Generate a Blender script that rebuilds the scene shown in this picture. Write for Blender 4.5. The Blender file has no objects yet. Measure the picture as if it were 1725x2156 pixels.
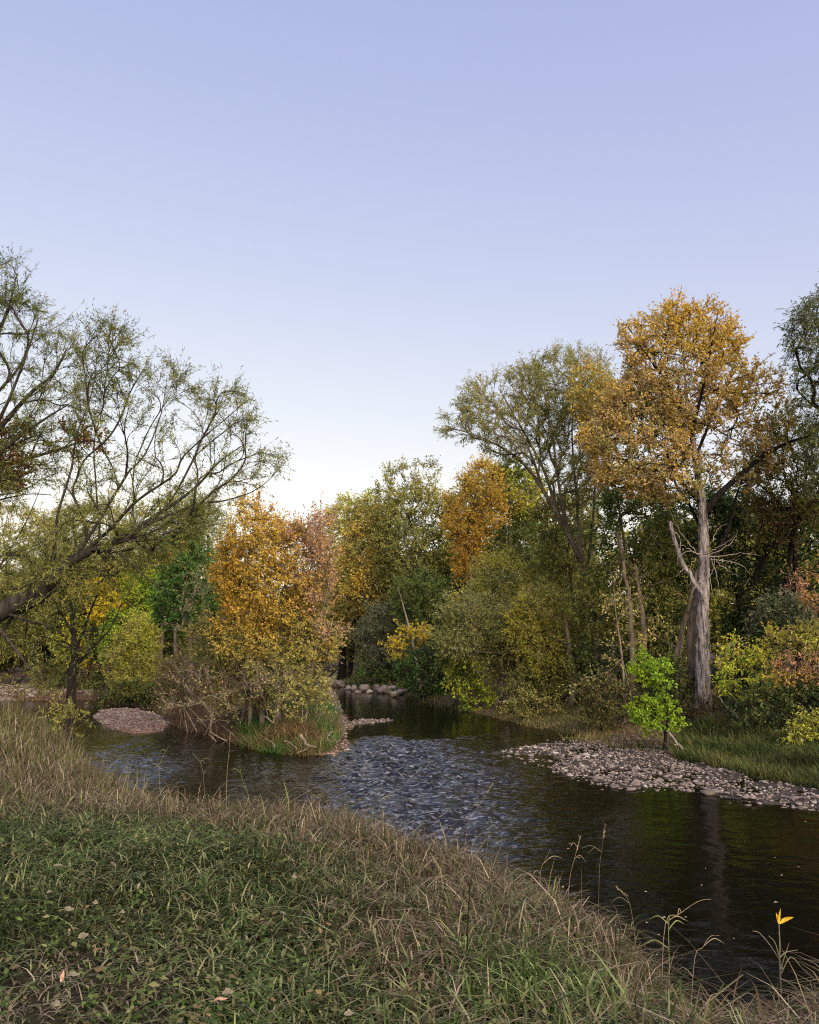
import bpy, math, random
import numpy as np
from math import radians as RAD

# ------------------------------------------------------------------ camera, sky, sun, exposure
SC = bpy.context.scene
COL = SC.collection
CAMH = 2.7
FPX = 1737.0
HORIZ = 1360.0
PITCH = math.atan((HORIZ - 1078.0) / FPX)
cam_d = bpy.data.cameras.new('camera')
cam = bpy.data.objects.new('camera', cam_d)
COL.objects.link(cam)
cam.location = (0, 0, CAMH)
cam.rotation_euler = (math.pi / 2 + PITCH, 0, 0)
cam_d.sensor_fit = 'VERTICAL'
cam_d.sensor_height = 36.0
cam_d.lens = 36.0 * FPX / 2156.0
cam_d.clip_start = 0.05
cam_d.clip_end = 6000
SC.camera = cam

SUN_EL, SUN_AZ = 32.0, 155.0          # azimuth clockwise from +Y; behind the camera, a little to the right
W = bpy.data.worlds.new('World')
SC.world = W
W.use_nodes = True
wn, wl = W.node_tree.nodes, W.node_tree.links
wn.clear()
w_out = wn.new('ShaderNodeOutputWorld')
w_bg = wn.new('ShaderNodeBackground')
w_sky = wn.new('ShaderNodeTexSky')
w_sky.sky_type = 'NISHITA'
w_sky.sun_disc = False
w_sky.sun_elevation = RAD(SUN_EL)
w_sky.sun_rotation = RAD(SUN_AZ)
w_sky.altitude = 300
w_sky.air_density = 1.0
w_sky.dust_density = 3.0
w_sky.ozone_density = 2.5
w_sep = wn.new('ShaderNodeSeparateColor')
w_com = wn.new('ShaderNodeCombineColor')
wl.new(w_sky.outputs[0], w_sep.inputs[0])
for ch, (gam, gain) in enumerate(((0.72, 1.06), (0.66, 0.845), (0.29, 1.215))):   # a pale lilac dusk: softer contrast per channel
    pw = wn.new('ShaderNodeMath'); pw.operation = 'POWER'; pw.inputs[1].default_value = gam
    mu = wn.new('ShaderNodeMath'); mu.operation = 'MULTIPLY'; mu.inputs[1].default_value = gain
    wl.new(w_sep.outputs[ch], pw.inputs[0]); wl.new(pw.outputs[0], mu.inputs[0]); wl.new(mu.outputs[0], w_com.inputs[ch])
wl.new(w_com.outputs[0], w_bg.inputs[0])
w_bg.inputs[1].default_value = 0.15
wl.new(w_bg.outputs[0], w_out.inputs[0])

sun_d = bpy.data.lights.new('sun', 'SUN')
sun = bpy.data.objects.new('sun', sun_d)
COL.objects.link(sun)
sun_d.energy = 1.45
sun_d.angle = RAD(60)
sun_d.color = (1.0, 0.95, 0.88)
sun.rotation_euler = (math.pi / 2 - RAD(SUN_EL), 0, math.pi - RAD(SUN_AZ) + 0.0)
sun.location = (0, 0, 60)

SC.view_settings.view_transform = 'Standard'
SC.view_settings.look = 'None'
SC.view_settings.gamma = 1.0
SC.view_settings.exposure = 1.75
SC.render.engine = 'CYCLES'
SC.cycles.use_denoising = False
SC.cycles.filter_width = 1.1
SC.cycles.max_bounces = 5
SC.cycles.diffuse_bounces = 3
SC.cycles.glossy_bounces = 2
SC.cycles.transmission_bounces = 3
SC.cycles.transparent_max_bounces = 4
SC.cycles.caustics_reflective = False
SC.cycles.caustics_refractive = False

# ------------------------------------------------------------------ helpers
def unit(v):
    v = np.asarray(v, float)
    return v / np.maximum(np.linalg.norm(v, axis=-1, keepdims=True), 1e-9)

_cp, _sp = math.cos(PITCH), math.sin(PITCH)
def ray(u, v):
    """direction through the photograph's point (u, v) on a 1725 x 2156 frame"""
    x = (u - 862.5) / FPX
    y = -(v - 1078.0) / FPX
    return np.array([x, _cp - y * _sp, _sp + y * _cp])
def P(u, v, D):
    d = ray(u, v)
    return np.array([0, 0, CAMH]) + d * (D / d[1])
def G(u, v, z=0.0):
    d = ray(u, v)
    return (np.array([0, 0, CAMH]) + d * ((z - CAMH) / d[2]))
def proj(p):
    p = np.asarray(p, float)
    q = p - np.array([0, 0, CAMH])
    f = q[..., 1] * _cp + q[..., 2] * _sp
    y = -q[..., 1] * _sp + q[..., 2] * _cp
    f = np.where(f < 0.05, 0.05, f)
    return 862.5 + FPX * q[..., 0] / f, 1078.0 - FPX * y / f

def base_x(u, D, z):
    r = (z - CAMH) / D
    y = (r * _cp - _sp) / (_cp + r * _sp)
    return (u - 862.5) / FPX / (_cp - y * _sp) * D

def inside(px, py, poly):
    r = np.zeros(px.shape, bool)
    n = len(poly)
    for i in range(n):
        x0, y0 = poly[i]; x1, y1 = poly[(i + 1) % n]
        if y0 == y1: continue
        c = ((y0 > py) != (y1 > py)) & (px < (x1 - x0) * (py - y0) / (y1 - y0) + x0)
        r ^= c
    return r
def edge_dist(px, py, poly):
    best = np.full(px.shape, 1e9)
    n = len(poly)
    for i in range(n):
        x0, y0 = poly[i]; x1, y1 = poly[(i + 1) % n]
        dx, dy = x1 - x0, y1 - y0
        L2 = dx * dx + dy * dy + 1e-12
        t = np.clip(((px - x0) * dx + (py - y0) * dy) / L2, 0, 1)
        best = np.minimum(best, np.hypot(px - x0 - t * dx, py - y0 - t * dy))
    return best
def sdist(px, py, poly):
    return np.where(inside(px, py, poly), 1, -1) * edge_dist(px, py, poly)

def vnoise(p, seed=0):
    """smooth value noise in 0..1 for points (n,2) or (n,3)"""
    p = np.asarray(p, float)
    if p.shape[-1] == 2:
        p = np.concatenate([p, np.zeros(p.shape[:-1] + (1,))], -1)
    i = np.floor(p).astype(np.int64)
    f = p - i
    f = f * f * (3 - 2 * f)
    out = 0
    for a in (0, 1):
        for b in (0, 1):
            for c in (0, 1):
                h = ((i[..., 0] + a) * 374761393 + (i[..., 1] + b) * 668265263 + (i[..., 2] + c) * 2147483647 + seed * 1274126177) & 0xFFFFFFFF
                h = ((h ^ (h >> 13)) * 1274126177) & 0xFFFFFFFF
                h = (h ^ (h >> 16)) & 0xFFFF
                w = (f[..., 0] if a else 1 - f[..., 0]) * (f[..., 1] if b else 1 - f[..., 1]) * (f[..., 2] if c else 1 - f[..., 2])
                out = out + w * h / 65535.0
    return out

def new_mesh(name, verts, faces, mat, parent=None, col=None, smooth=False):
    """faces: (n,k) index array. col: (n,3) colour per face."""
    verts = np.ascontiguousarray(verts, np.float32).reshape(-1, 3)
    faces = np.ascontiguousarray(faces, np.int32)
    n, k = faces.shape
    me = bpy.data.meshes.new(name)
    me.vertices.add(len(verts)); me.vertices.foreach_set('co', verts.ravel())
    me.loops.add(n * k); me.loops.foreach_set('vertex_index', faces.ravel())
    me.polygons.add(n)
    me.polygons.foreach_set('loop_start', np.arange(0, n * k, k, dtype=np.int32))
    me.update(calc_edges=True)
    if smooth:
        me.polygons.foreach_set('use_smooth', np.ones(n, bool))
    if col is not None:
        a = me.attributes.new('col', 'FLOAT_COLOR', 'FACE')
        c = np.ones((n, 4), np.float32); c[:, :3] = col
        a.data.foreach_set('color', c.ravel())
    me.materials.append(mat)
    me.validate()
    o = bpy.data.objects.new(name, me)
    COL.objects.link(o)
    if parent is not None: o.parent = parent
    return o

def tag(o, label=None, cat=None, group=None, kind=None):
    if label: o['label'] = label
    if cat: o['category'] = cat
    if group: o['group'] = group
    if kind: o['kind'] = kind
    return o
def thing(name, loc, label, cat, group=None):
    o = bpy.data.objects.new(name, None)
    o.empty_display_size = 0.3
    COL.objects.link(o)
    o.location = loc
    return tag(o, label, cat, group)

# ------------------------------------------------------------------ materials
def mat(name):
    m = bpy.data.materials.new(name); m.use_nodes = True
    nt = m.node_tree
    return m, nt.nodes, nt.links, nt.nodes['Principled BSDF']

def leaf_material(name, trans=0.4, rough=0.55, spec=0.25):
    m, n, l, b = mat(name)
    out = n['Material Output']
    a = n.new('ShaderNodeAttribute'); a.attribute_name = 'col'
    b.inputs['Roughness'].default_value = rough
    b.inputs['Specular IOR Level'].default_value = spec
    l.new(a.outputs['Color'], b.inputs['Base Color'])
    t = n.new('ShaderNodeBsdfTranslucent')
    l.new(a.outputs['Color'], t.inputs['Color'])
    mx = n.new('ShaderNodeMixShader'); mx.inputs[0].default_value = trans
    l.new(b.outputs[0], mx.inputs[1]); l.new(t.outputs[0], mx.inputs[2])
    l.new(mx.outputs[0], out.inputs[0])
    return m
LEAF = leaf_material('leaf', 0.42, 0.6, 0.15)
GRASS = leaf_material('grass_blade', 0.25, 0.6, 0.12)

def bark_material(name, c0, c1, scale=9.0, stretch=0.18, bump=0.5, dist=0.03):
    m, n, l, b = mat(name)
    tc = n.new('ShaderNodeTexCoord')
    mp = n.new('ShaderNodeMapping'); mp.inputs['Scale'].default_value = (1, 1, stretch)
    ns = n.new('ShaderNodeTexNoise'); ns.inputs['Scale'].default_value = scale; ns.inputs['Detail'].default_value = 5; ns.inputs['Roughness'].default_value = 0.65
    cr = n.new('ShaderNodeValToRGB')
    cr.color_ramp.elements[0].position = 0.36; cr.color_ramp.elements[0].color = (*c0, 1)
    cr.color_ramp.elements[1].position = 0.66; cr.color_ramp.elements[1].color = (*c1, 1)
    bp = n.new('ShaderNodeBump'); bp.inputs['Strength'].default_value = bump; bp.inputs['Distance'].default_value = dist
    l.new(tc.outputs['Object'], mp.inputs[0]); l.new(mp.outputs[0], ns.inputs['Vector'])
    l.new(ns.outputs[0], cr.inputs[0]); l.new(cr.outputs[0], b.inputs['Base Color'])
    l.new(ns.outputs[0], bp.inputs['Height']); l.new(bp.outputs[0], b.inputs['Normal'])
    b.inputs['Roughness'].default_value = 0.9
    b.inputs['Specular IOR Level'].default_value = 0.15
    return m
BARK = bark_material('bark_brown', (0.05, 0.04, 0.03), (0.17, 0.14, 0.11))
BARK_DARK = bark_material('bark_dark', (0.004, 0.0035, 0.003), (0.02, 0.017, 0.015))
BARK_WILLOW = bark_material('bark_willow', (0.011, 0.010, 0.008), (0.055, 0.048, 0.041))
BARK_PALE = bark_material('bark_pale', (0.15, 0.125, 0.10), (0.36, 0.32, 0.28))
BARK_TAN = bark_material('bark_tan', (0.09, 0.072, 0.052), (0.24, 0.20, 0.15))
BARK_COTTON = bark_material('bark_cottonwood', (0.035, 0.031, 0.030), (0.36, 0.335, 0.335), 15.0, 0.10, 1.0, 0.09)

def ground_material():
    m, n, l, b = mat('ground_soil')
    a = n.new('ShaderNodeAttribute'); a.attribute_name = 'soil'
    tc = n.new('ShaderNodeTexCoord')
    ns = n.new('ShaderNodeTexNoise'); ns.inputs['Scale'].default_value = 6; ns.inputs['Detail'].default_value = 8; ns.inputs['Roughness'].default_value = 0.7
    vo = n.new('ShaderNodeTexVoronoi'); vo.inputs['Scale'].default_value = 14
    cr = n.new('ShaderNodeValToRGB')
    cr.color_ramp.elements[0].position = 0.3; cr.color_ramp.elements[0].color = (0.35, 0.35, 0.35, 1)
    cr.color_ramp.elements[1].position = 0.7; cr.color_ramp.elements[1].color = (1.5, 1.45, 1.4, 1)
    mx = n.new('ShaderNodeMix'); mx.data_type = 'RGBA'; mx.blend_type = 'MULTIPLY'; mx.inputs[0].default_value = 1
    l.new(tc.outputs['Object'], ns.inputs['Vector']); l.new(tc.outputs['Object'], vo.inputs['Vector'])
    l.new(ns.outputs[0], cr.inputs[0]); l.new(cr.outputs[0], mx.inputs[7]); l.new(a.outputs['Color'], mx.inputs[6])
    l.new(mx.outputs[2], b.inputs['Base Color'])
    ad = n.new('ShaderNodeMath'); ad.operation = 'ADD'
    l.new(ns.outputs[0], ad.inputs[0]); l.new(vo.outputs['Distance'], ad.inputs[1])
    bp = n.new('ShaderNodeBump'); bp.inputs['Strength'].default_value = 0.8; bp.inputs['Distance'].default_value = 0.04
    l.new(ad.outputs[0], bp.inputs['Height']); l.new(bp.outputs[0], b.inputs['Normal'])
    b.inputs['Roughness'].default_value = 0.95
    b.inputs['Specular IOR Level'].default_value = 0.1
    return m

def stone_material():
    m, n, l, b = mat('river_stone')
    oi = n.new('ShaderNodeObjectInfo'); ge = n.new('ShaderNodeNewGeometry')
    ad = n.new('ShaderNodeMath'); ad.operation = 'ADD'
    fr = n.new('ShaderNodeMath'); fr.operation = 'FRACT'
    l.new(oi.outputs['Random'], ad.inputs[0]); l.new(ge.outputs['Random Per Island'], ad.inputs[1]); l.new(ad.outputs[0], fr.inputs[0])
    cr = n.new('ShaderNodeValToRGB')
    e = cr.color_ramp.elements
    e[0].position = 0; e[0].color = (0.07, 0.058, 0.054, 1)
    e[1].position = 1; e[1].color = (0.391, 0.357, 0.348, 1)
    for p, c in ((0.25, (0.137, 0.111, 0.105)), (0.5, (0.201, 0.168, 0.163)), (0.75, (0.19, 0.153, 0.132))):
        q = e.new(p); q.color = (*c, 1)
    l.new(fr.outputs[0], cr.inputs[0])
    tc = n.new('ShaderNodeTexCoord')
    ns = n.new('ShaderNodeTexNoise'); ns.inputs['Scale'].default_value = 18; ns.inputs['Detail'].default_value = 6
    l.new(tc.outputs['Object'], ns.inputs['Vector'])
    c2 = n.new('ShaderNodeValToRGB')
    c2.color_ramp.elements[0].position = 0.3; c2.color_ramp.elements[0].color = (0.6, 0.58, 0.56, 1)
    c2.color_ramp.elements[1].position = 0.7; c2.color_ramp.elements[1].color = (1.0, 0.99, 0.98, 1)
    l.new(ns.outputs[0], c2.inputs[0])
    mx = n.new('ShaderNodeMix'); mx.data_type = 'RGBA'; mx.blend_type = 'MULTIPLY'; mx.inputs[0].default_value = 1
    l.new(cr.outputs[0], mx.inputs[6]); l.new(c2.outputs[0], mx.inputs[7]); l.new(mx.outputs[2], b.inputs['Base Color'])
    bp = n.new('ShaderNodeBump'); bp.inputs['Strength'].default_value = 0.4; bp.inputs['Distance'].default_value = 0.02
    l.new(ns.outputs[0], bp.inputs['Height']); l.new(bp.outputs[0], b.inputs['Normal'])
    b.inputs['Roughness'].default_value = 0.7
    return m
STONE = stone_material()

def water_material():
    m, n, l, b = mat('river_water')
    b.inputs['Base Color'].default_value = (0.004, 0.0037, 0.002, 1)
    b.inputs['Roughness'].default_value = 0.06
    b.inputs['IOR'].default_value = 1.333
    a = n.new('ShaderNodeAttribute'); a.attribute_name = 'riffle'
    tc = n.new('ShaderNodeTexCoord')
    def noise(scale, sx, sy, det, rough=0.5):
        mp = n.new('ShaderNodeMapping'); mp.inputs['Scale'].default_value = (sx, sy, 1); mp.inputs['Rotation'].default_value = (0, 0, 0.12)
        ns = n.new('ShaderNodeTexNoise'); ns.inputs['Scale'].default_value = scale; ns.inputs['Detail'].default_value = det; ns.inputs['Roughness'].default_value = rough
        l.new(tc.outputs['Object'], mp.inputs[0]); l.new(mp.outputs[0], ns.inputs['Vector'])
        return ns.outputs[0]
    wav = noise(2.6, 0.8, 1.25, 3, 0.55)
    calm = noise(1.3, 0.6, 1.4, 2)
    fine = noise(9.0, 0.7, 1.2, 2)
    def mul(x, k):
        q = n.new('ShaderNodeMath'); q.operation = 'MULTIPLY'
        l.new(x, q.inputs[0])
        if isinstance(k, float): q.inputs[1].default_value = k
        else: l.new(k, q.inputs[1])
        return q.outputs[0]
    def add(x, y):
        q = n.new('ShaderNodeMath'); q.operation = 'ADD'; l.new(x, q.inputs[0]); l.new(y, q.inputs[1]); return q.outputs[0]
    h = add(mul(calm, 0.004), mul(fine, 0.0012))
    h = add(h, mul(mul(fine, a.outputs['Fac']), 0.03))
    # sky glints on the broken riffle, painted into the base colour as pale dashes
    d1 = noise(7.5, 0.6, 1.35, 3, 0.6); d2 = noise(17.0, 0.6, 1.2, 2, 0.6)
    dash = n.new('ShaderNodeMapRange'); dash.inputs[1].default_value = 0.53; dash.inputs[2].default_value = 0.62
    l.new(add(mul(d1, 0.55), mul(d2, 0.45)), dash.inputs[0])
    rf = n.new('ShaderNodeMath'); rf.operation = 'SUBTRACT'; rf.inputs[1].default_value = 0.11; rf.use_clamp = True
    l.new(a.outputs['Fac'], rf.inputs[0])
    sky_glint = mul(dash.outputs[0], rf.outputs[0])
    glint_mix = n.new('ShaderNodeMix'); glint_mix.data_type = 'RGBA'; glint_mix.clamp_factor = True
    glint_mix.inputs[6].default_value = (0.004, 0.0037, 0.002, 1); glint_mix.inputs[7].default_value = (0.15, 0.16, 0.20, 1)
    l.new(sky_glint, glint_mix.inputs[0]); l.new(glint_mix.outputs[2], b.inputs['Base Color'])
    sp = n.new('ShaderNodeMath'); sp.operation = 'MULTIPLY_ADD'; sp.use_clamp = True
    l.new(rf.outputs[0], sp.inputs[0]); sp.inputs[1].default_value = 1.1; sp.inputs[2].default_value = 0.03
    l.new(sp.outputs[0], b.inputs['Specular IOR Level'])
    bp = n.new('ShaderNodeBump'); bp.inputs['Strength'].default_value = 1.0; bp.inputs['Distance'].default_value = 1.0
    l.new(h, bp.inputs['Height']); l.new(bp.outputs[0], b.inputs['Normal'])
    return m

# ------------------------------------------------------------------ terrain
def px_poly(pts, z=0.0):
    return [tuple(G(u, v, z)[:2]) for u, v in pts]

NB_EDGE = [(0, 1496, .8), (110, 1502, .8), (175, 1555, .75), (205, 1610, .65), (330, 1665, .55), (395, 1710, .5), (520, 1722, .5), (620, 1738, .45),
           (700, 1732, .45), (800, 1735, .45), (870, 1765, .45), (980, 1815, .42), (1090, 1825, .42), (1200, 1905, .4), (1330, 1945, .35),
           (1415, 2030, .35), (1450, 2105, .32), (1478, 2190, .3), (1512, 2195, .3), (1540, 2135, .3), (1600, 2110, .3), (1725, 2090, .3)]
NEAR = [(-60.0, 19.0)] + [tuple(G(*p)[:2]) for p in NB_EDGE] + [(5.0, 6.2), (12.0, 5.6), (70.0, 4.0), (70.0, -30.0), (-60.0, -30.0)]
ISLAND = px_poly([(205, 1474), (330, 1492), (380, 1530), (450, 1548), (520, 1566), (560, 1580), (640, 1586), (690, 1580), (712, 1572), (720, 1550), (705, 1510),
                  (690, 1480), (676, 1450), (670, 1434), (660, 1426)]) + [(-6.0, 80.0), (-40.0, 80.0), (-40.0, 44.0)]
BEACH = px_poly([(-900, 1480), (-200, 1478), (0, 1476), (130, 1470), (215, 1474)]) + [(-20.0, 60.0), (-60.0, 60.0)]
RIGHT = px_poly([(600, 1424), (690, 1427), (760, 1446), (860, 1461), (960, 1492), (1050, 1512), (1120, 1530), (1200, 1545), (1300, 1560), (1420, 1585), (1560, 1613),
                 (1725, 1643), (1950, 1700)]) + [(70.0, 9.0), (70.0, 110.0), (-12.0, 110.0)]
BAR = px_poly([(1035, 1584), (1100, 1574), (1200, 1556), (1300, 1556), (1420, 1580), (1560, 1608), (1725, 1636), (1980, 1690), (1980, 1760), (1725, 1708), (1600, 1692),
               (1480, 1668), (1380, 1661), (1280, 1656), (1200, 1636), (1120, 1602)])
ISLET = px_poly([(195, 1508), (215, 1494), (270, 1490), (330, 1502), (362, 1520), (340, 1536), (285, 1541), (235, 1532)], 0.05)
TIPBAR = px_poly([(640, 1588), (700, 1592), (735, 1580), (728, 1545), (750, 1526), (800, 1522), (838, 1517), (800, 1513), (735, 1516), (722, 1500), (705, 1455), (688, 1440), (680, 1440), (700, 1560)])

def ground_z(x, y):
    x = np.asarray(x, float); y = np.asarray(y, float)
    q = np.stack([x, y], -1)
    n1 = vnoise(q * 0.7, 1) - 0.5; n2 = vnoise(q * 2.3, 2) - 0.5
    def prof(poly, top, L, slope=0.5):
        d = sdist(x, y, poly)
        return np.where(d > 0, top * (1 - np.exp(-np.maximum(d, 0) / L)), np.maximum(d * slope, -0.6)), d
    z, d = prof(NEAR, 1.12, 1.5)
    z = z + np.where(d > 0, (n1 * 0.16 + n2 * 0.05) * np.clip(d, 0, 1), 0)
    zi, d = prof(ISLAND, 0.55, 0.8); z = np.maximum(z, zi + np.where(d > 0, n1 * 0.2 + n2 * .08, 0) * np.clip(d, 0, 1))
    zb, d = prof(BEACH, 0.7, 7.0, 0.2); z = np.maximum(z, zb)
    zr, d = prof(RIGHT, 0.75, 3.0); z = np.maximum(z, zr + np.where(d > 0, np.clip(d - 6, 0, 40) * 0.03 + (n1 * 0.3 + n2 * .1) * np.clip(d * .4, 0, 1), 0))
    zg, d = prof(BAR, 0.012, 0.9, 0.2); z = np.maximum(z, zg + np.where(d > 0, n2 * 0.07 + n1 * .06, 0))
    zs, d = prof(ISLET, 0.17, 1.0, 0.3); z = np.maximum(z, zs + np.where(d > 0, n2 * .12 + n1 * .08, 0))
    zt, d = prof(TIPBAR, 0.02, 0.5, 0.2); z = np.maximum(z, zt + np.where(d > 0, n2 * 0.08, 0))
    far = np.clip((np.hypot(x, y - 30) - 80) / 60, 0, 1)
    return np.maximum(z, far * 1.5 - (1 - far) * 9)
def gz(x, y): return float(ground_z(np.array([x]), np.array([y]))[0])

def axis(a, b, step, lim_lo, lim_hi):
    core = np.arange(a, b, step)
    def ext(start, lim):
        out, s, p = [], step, start
        while abs(p - start) < abs(lim - start):
            s *= 1.25; p += s if lim > start else -s
            out.append(p)
        return out
    return np.array(ext(a, lim_lo)[::-1] + list(core) + ext(core[-1], lim_hi))
def grid(xs, ys):
    X, Y = np.meshgrid(xs, ys)
    nx, ny = len(xs), len(ys)
    i = np.arange(nx * ny).reshape(ny, nx)
    f = np.stack([i[:-1, :-1], i[:-1, 1:], i[1:, 1:], i[1:, :-1]], -1).reshape(-1, 4)
    return X.ravel(), Y.ravel(), f

def build_ground():
    X, Y, F = grid(axis(-26, 24, 0.2, -2500, 2500), axis(0, 66, 0.2, -600, 3500))
    Z = ground_z(X, Y)
    o = new_mesh('ground', np.stack([X, Y, Z], -1), F, ground_material(), smooth=True)
    c = np.zeros((len(X), 4), np.float32); c[:, 3] = 1
    c[:, :3] = (0.07, 0.055, 0.035)
    def put(mask, rgb): c[mask, :3] = rgb
    put(sdist(X, Y, NEAR) > -0.3, (0.030, 0.027, 0.016))
    put(sdist(X, Y, RIGHT) > 0, (0.085, 0.062, 0.040))
    dr = sdist(X, Y, RIGHT); put((dr > 0) & (dr < 1.5), (0.13, 0.10, 0.07))
    put((sdist(X, Y, BAR) > -0.2), (0.045, 0.040, 0.037))
    put((sdist(X, Y, BEACH) > -0.2) & (sdist(X, Y, BEACH) < 9), (0.30, 0.25, 0.22))
    put(sdist(X, Y, ISLET) > -0.3, (0.24, 0.17, 0.14))
    put(sdist(X, Y, TIPBAR) > -0.1, (0.15, 0.11, 0.09))
    put((sdist(X, Y, ISLAND) > -0.1) & (sdist(X, Y, ISLAND) < 30), (0.075, 0.05, 0.035))
    put(Z < -0.05, (0.03, 0.025, 0.015))
    a = o.data.attributes.new('soil', 'FLOAT_COLOR', 'POINT')
    a.data.foreach_set('color', c.ravel())
    tag(o, kind='structure')
build_ground()

def build_water():
    xs = axis(-9, 11, 0.055, -70, 70); ys = axis(4.2, 27, 0.05, 1, 84)
    X, Y, F = grid(xs, ys)
    u, v = proj(np.stack([X, Y, np.zeros_like(X)], -1))
    q = np.stack([X, Y], -1)
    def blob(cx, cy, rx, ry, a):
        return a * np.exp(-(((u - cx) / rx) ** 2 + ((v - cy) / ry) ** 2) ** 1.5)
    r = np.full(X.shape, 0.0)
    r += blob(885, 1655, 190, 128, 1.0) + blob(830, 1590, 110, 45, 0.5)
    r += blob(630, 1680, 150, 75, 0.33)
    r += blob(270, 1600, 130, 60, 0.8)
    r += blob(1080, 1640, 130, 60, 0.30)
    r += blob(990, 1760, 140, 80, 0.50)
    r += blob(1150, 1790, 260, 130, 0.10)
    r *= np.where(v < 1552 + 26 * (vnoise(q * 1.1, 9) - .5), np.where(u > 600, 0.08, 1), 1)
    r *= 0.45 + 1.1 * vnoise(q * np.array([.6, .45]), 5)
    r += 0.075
    n = lambda sx, sy, s: vnoise(q * np.array([sx, sy]) + vnoise(q * 1.3, s + 40)[:, None] * .8, s) - .5
    Z = r * (0.035 * n(1.7, 3.0, 11) + 0.070 * n(4.0, 5.6, 12) + 0.055 * n(6.6, 8.2, 13))
    near = np.clip((np.minimum(np.minimum(X + 9, 11 - X), np.minimum(Y - 4.2, 27 - Y))) / 1.0, 0, 1)
    Z *= near
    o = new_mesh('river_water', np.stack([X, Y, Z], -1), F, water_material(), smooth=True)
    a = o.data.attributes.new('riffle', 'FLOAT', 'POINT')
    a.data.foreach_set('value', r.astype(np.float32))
    tag(o, kind='structure')
build_water()

# ------------------------------------------------------------------ tubes, leaves, trees
def tubes(Pt, R, sides, ridge=0.0, rng=None):
    """Pt (n,K,3), R (n,K) -> verts, quads"""
    n, K, _ = Pt.shape
    T = np.gradient(Pt, axis=1); T = unit(T)
    ref = np.where(np.abs(T[:, :1, 2:3]) > 0.9, np.array([1.0, 0, 0]), np.array([0, 0, 1.0]))
    A = unit(np.cross(T, np.broadcast_to(ref, T.shape))); B = np.cross(T, A)
    ang = np.arange(sides) * 2 * math.pi / sides
    rr = R[:, :, None] * np.ones(sides)
    if ridge:
        k = np.arange(K)[None, :, None]
        s = np.arange(sides)[None, None, :]
        q = np.stack(np.broadcast_arrays(s * 1.0, k * 0.45, np.arange(n)[:, None, None] * 7.0), -1)
        rr = rr * (1 + ridge * (vnoise(q, 3) - 0.5) * 2)
    V = Pt[:, :, None, :] + rr[..., None] * (np.cos(ang)[None, None, :, None] * A[:, :, None, :] + np.sin(ang)[None, None, :, None] * B[:, :, None, :])
    idx = np.arange(n * K * sides).reshape(n, K, sides)
    a = idx[:, :-1]; b = idx[:, 1:]
    F = np.stack([a, np.roll(a, -1, 2), np.roll(b, -1, 2), b], -1).reshape(-1, 4)
    return V.reshape(-1, 3), F

class Geo:
    def __init__(s): s.v, s.f, s.n = [], [], 0
    def add(s, v, f): s.v.append(v); s.f.append(f + s.n); s.n += len(v)
    def get(s): return np.concatenate(s.v), np.concatenate(s.f)

def spline(pts, K):
    pts = np.asarray(pts, float)
    if len(pts) == 2:
        t = np.linspace(0, 1, K)[:, None]; return pts[0] * (1 - t) + pts[1] * t
    q = np.vstack([2 * pts[0] - pts[1], pts, 2 * pts[-1] - pts[-2]])
    seg = np.linspace(0, len(pts) - 1 - 1e-6, K)
    i = seg.astype(int); t = (seg - i)[:, None]
    p0, p1, p2, p3 = q[i], q[i + 1], q[i + 2], q[i + 3]
    return 0.5 * ((2 * p1) + (-p0 + p2) * t + (2 * p0 - 5 * p1 + 4 * p2 - p3) * t ** 2 + (-p0 + 3 * p1 - 3 * p2 + p3) * t ** 3)

def leaf_quads(base, d, nrm, L, Wd):
    """rhombic leaves, slightly folded"""
    s = unit(np.cross(d, nrm)); up = unit(np.cross(s, d))
    mid = base + d * (L * 0.42)[:, None]
    w = (Wd * 0.5)[:, None]
    tip = base + d * L[:, None] - up * (L * 0.18)[:, None]
    V = np.stack([base, mid + s * w, tip, mid - s * w], 1).reshape(-1, 3)
    F = np.arange(len(base) * 4).reshape(-1, 4)
    return V, F

def pick(pal, x, rng):
    w = np.array([p[1] for p in pal], float); w = np.cumsum(w / w.sum())
    c = np.array([p[0] for p in pal], float)
    i = np.searchsorted(w, np.clip(x, 0, 0.9999))
    out = c[np.minimum(i, len(pal) - 1)]
    n = len(x)
    out = out * (1 + 0.28 * (rng.random((n, 1)) - 0.5) * 2) * (1 + 0.10 * (rng.random((n, 3)) - 0.5))
    return np.clip(out, 0.004, 0.85)

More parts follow.
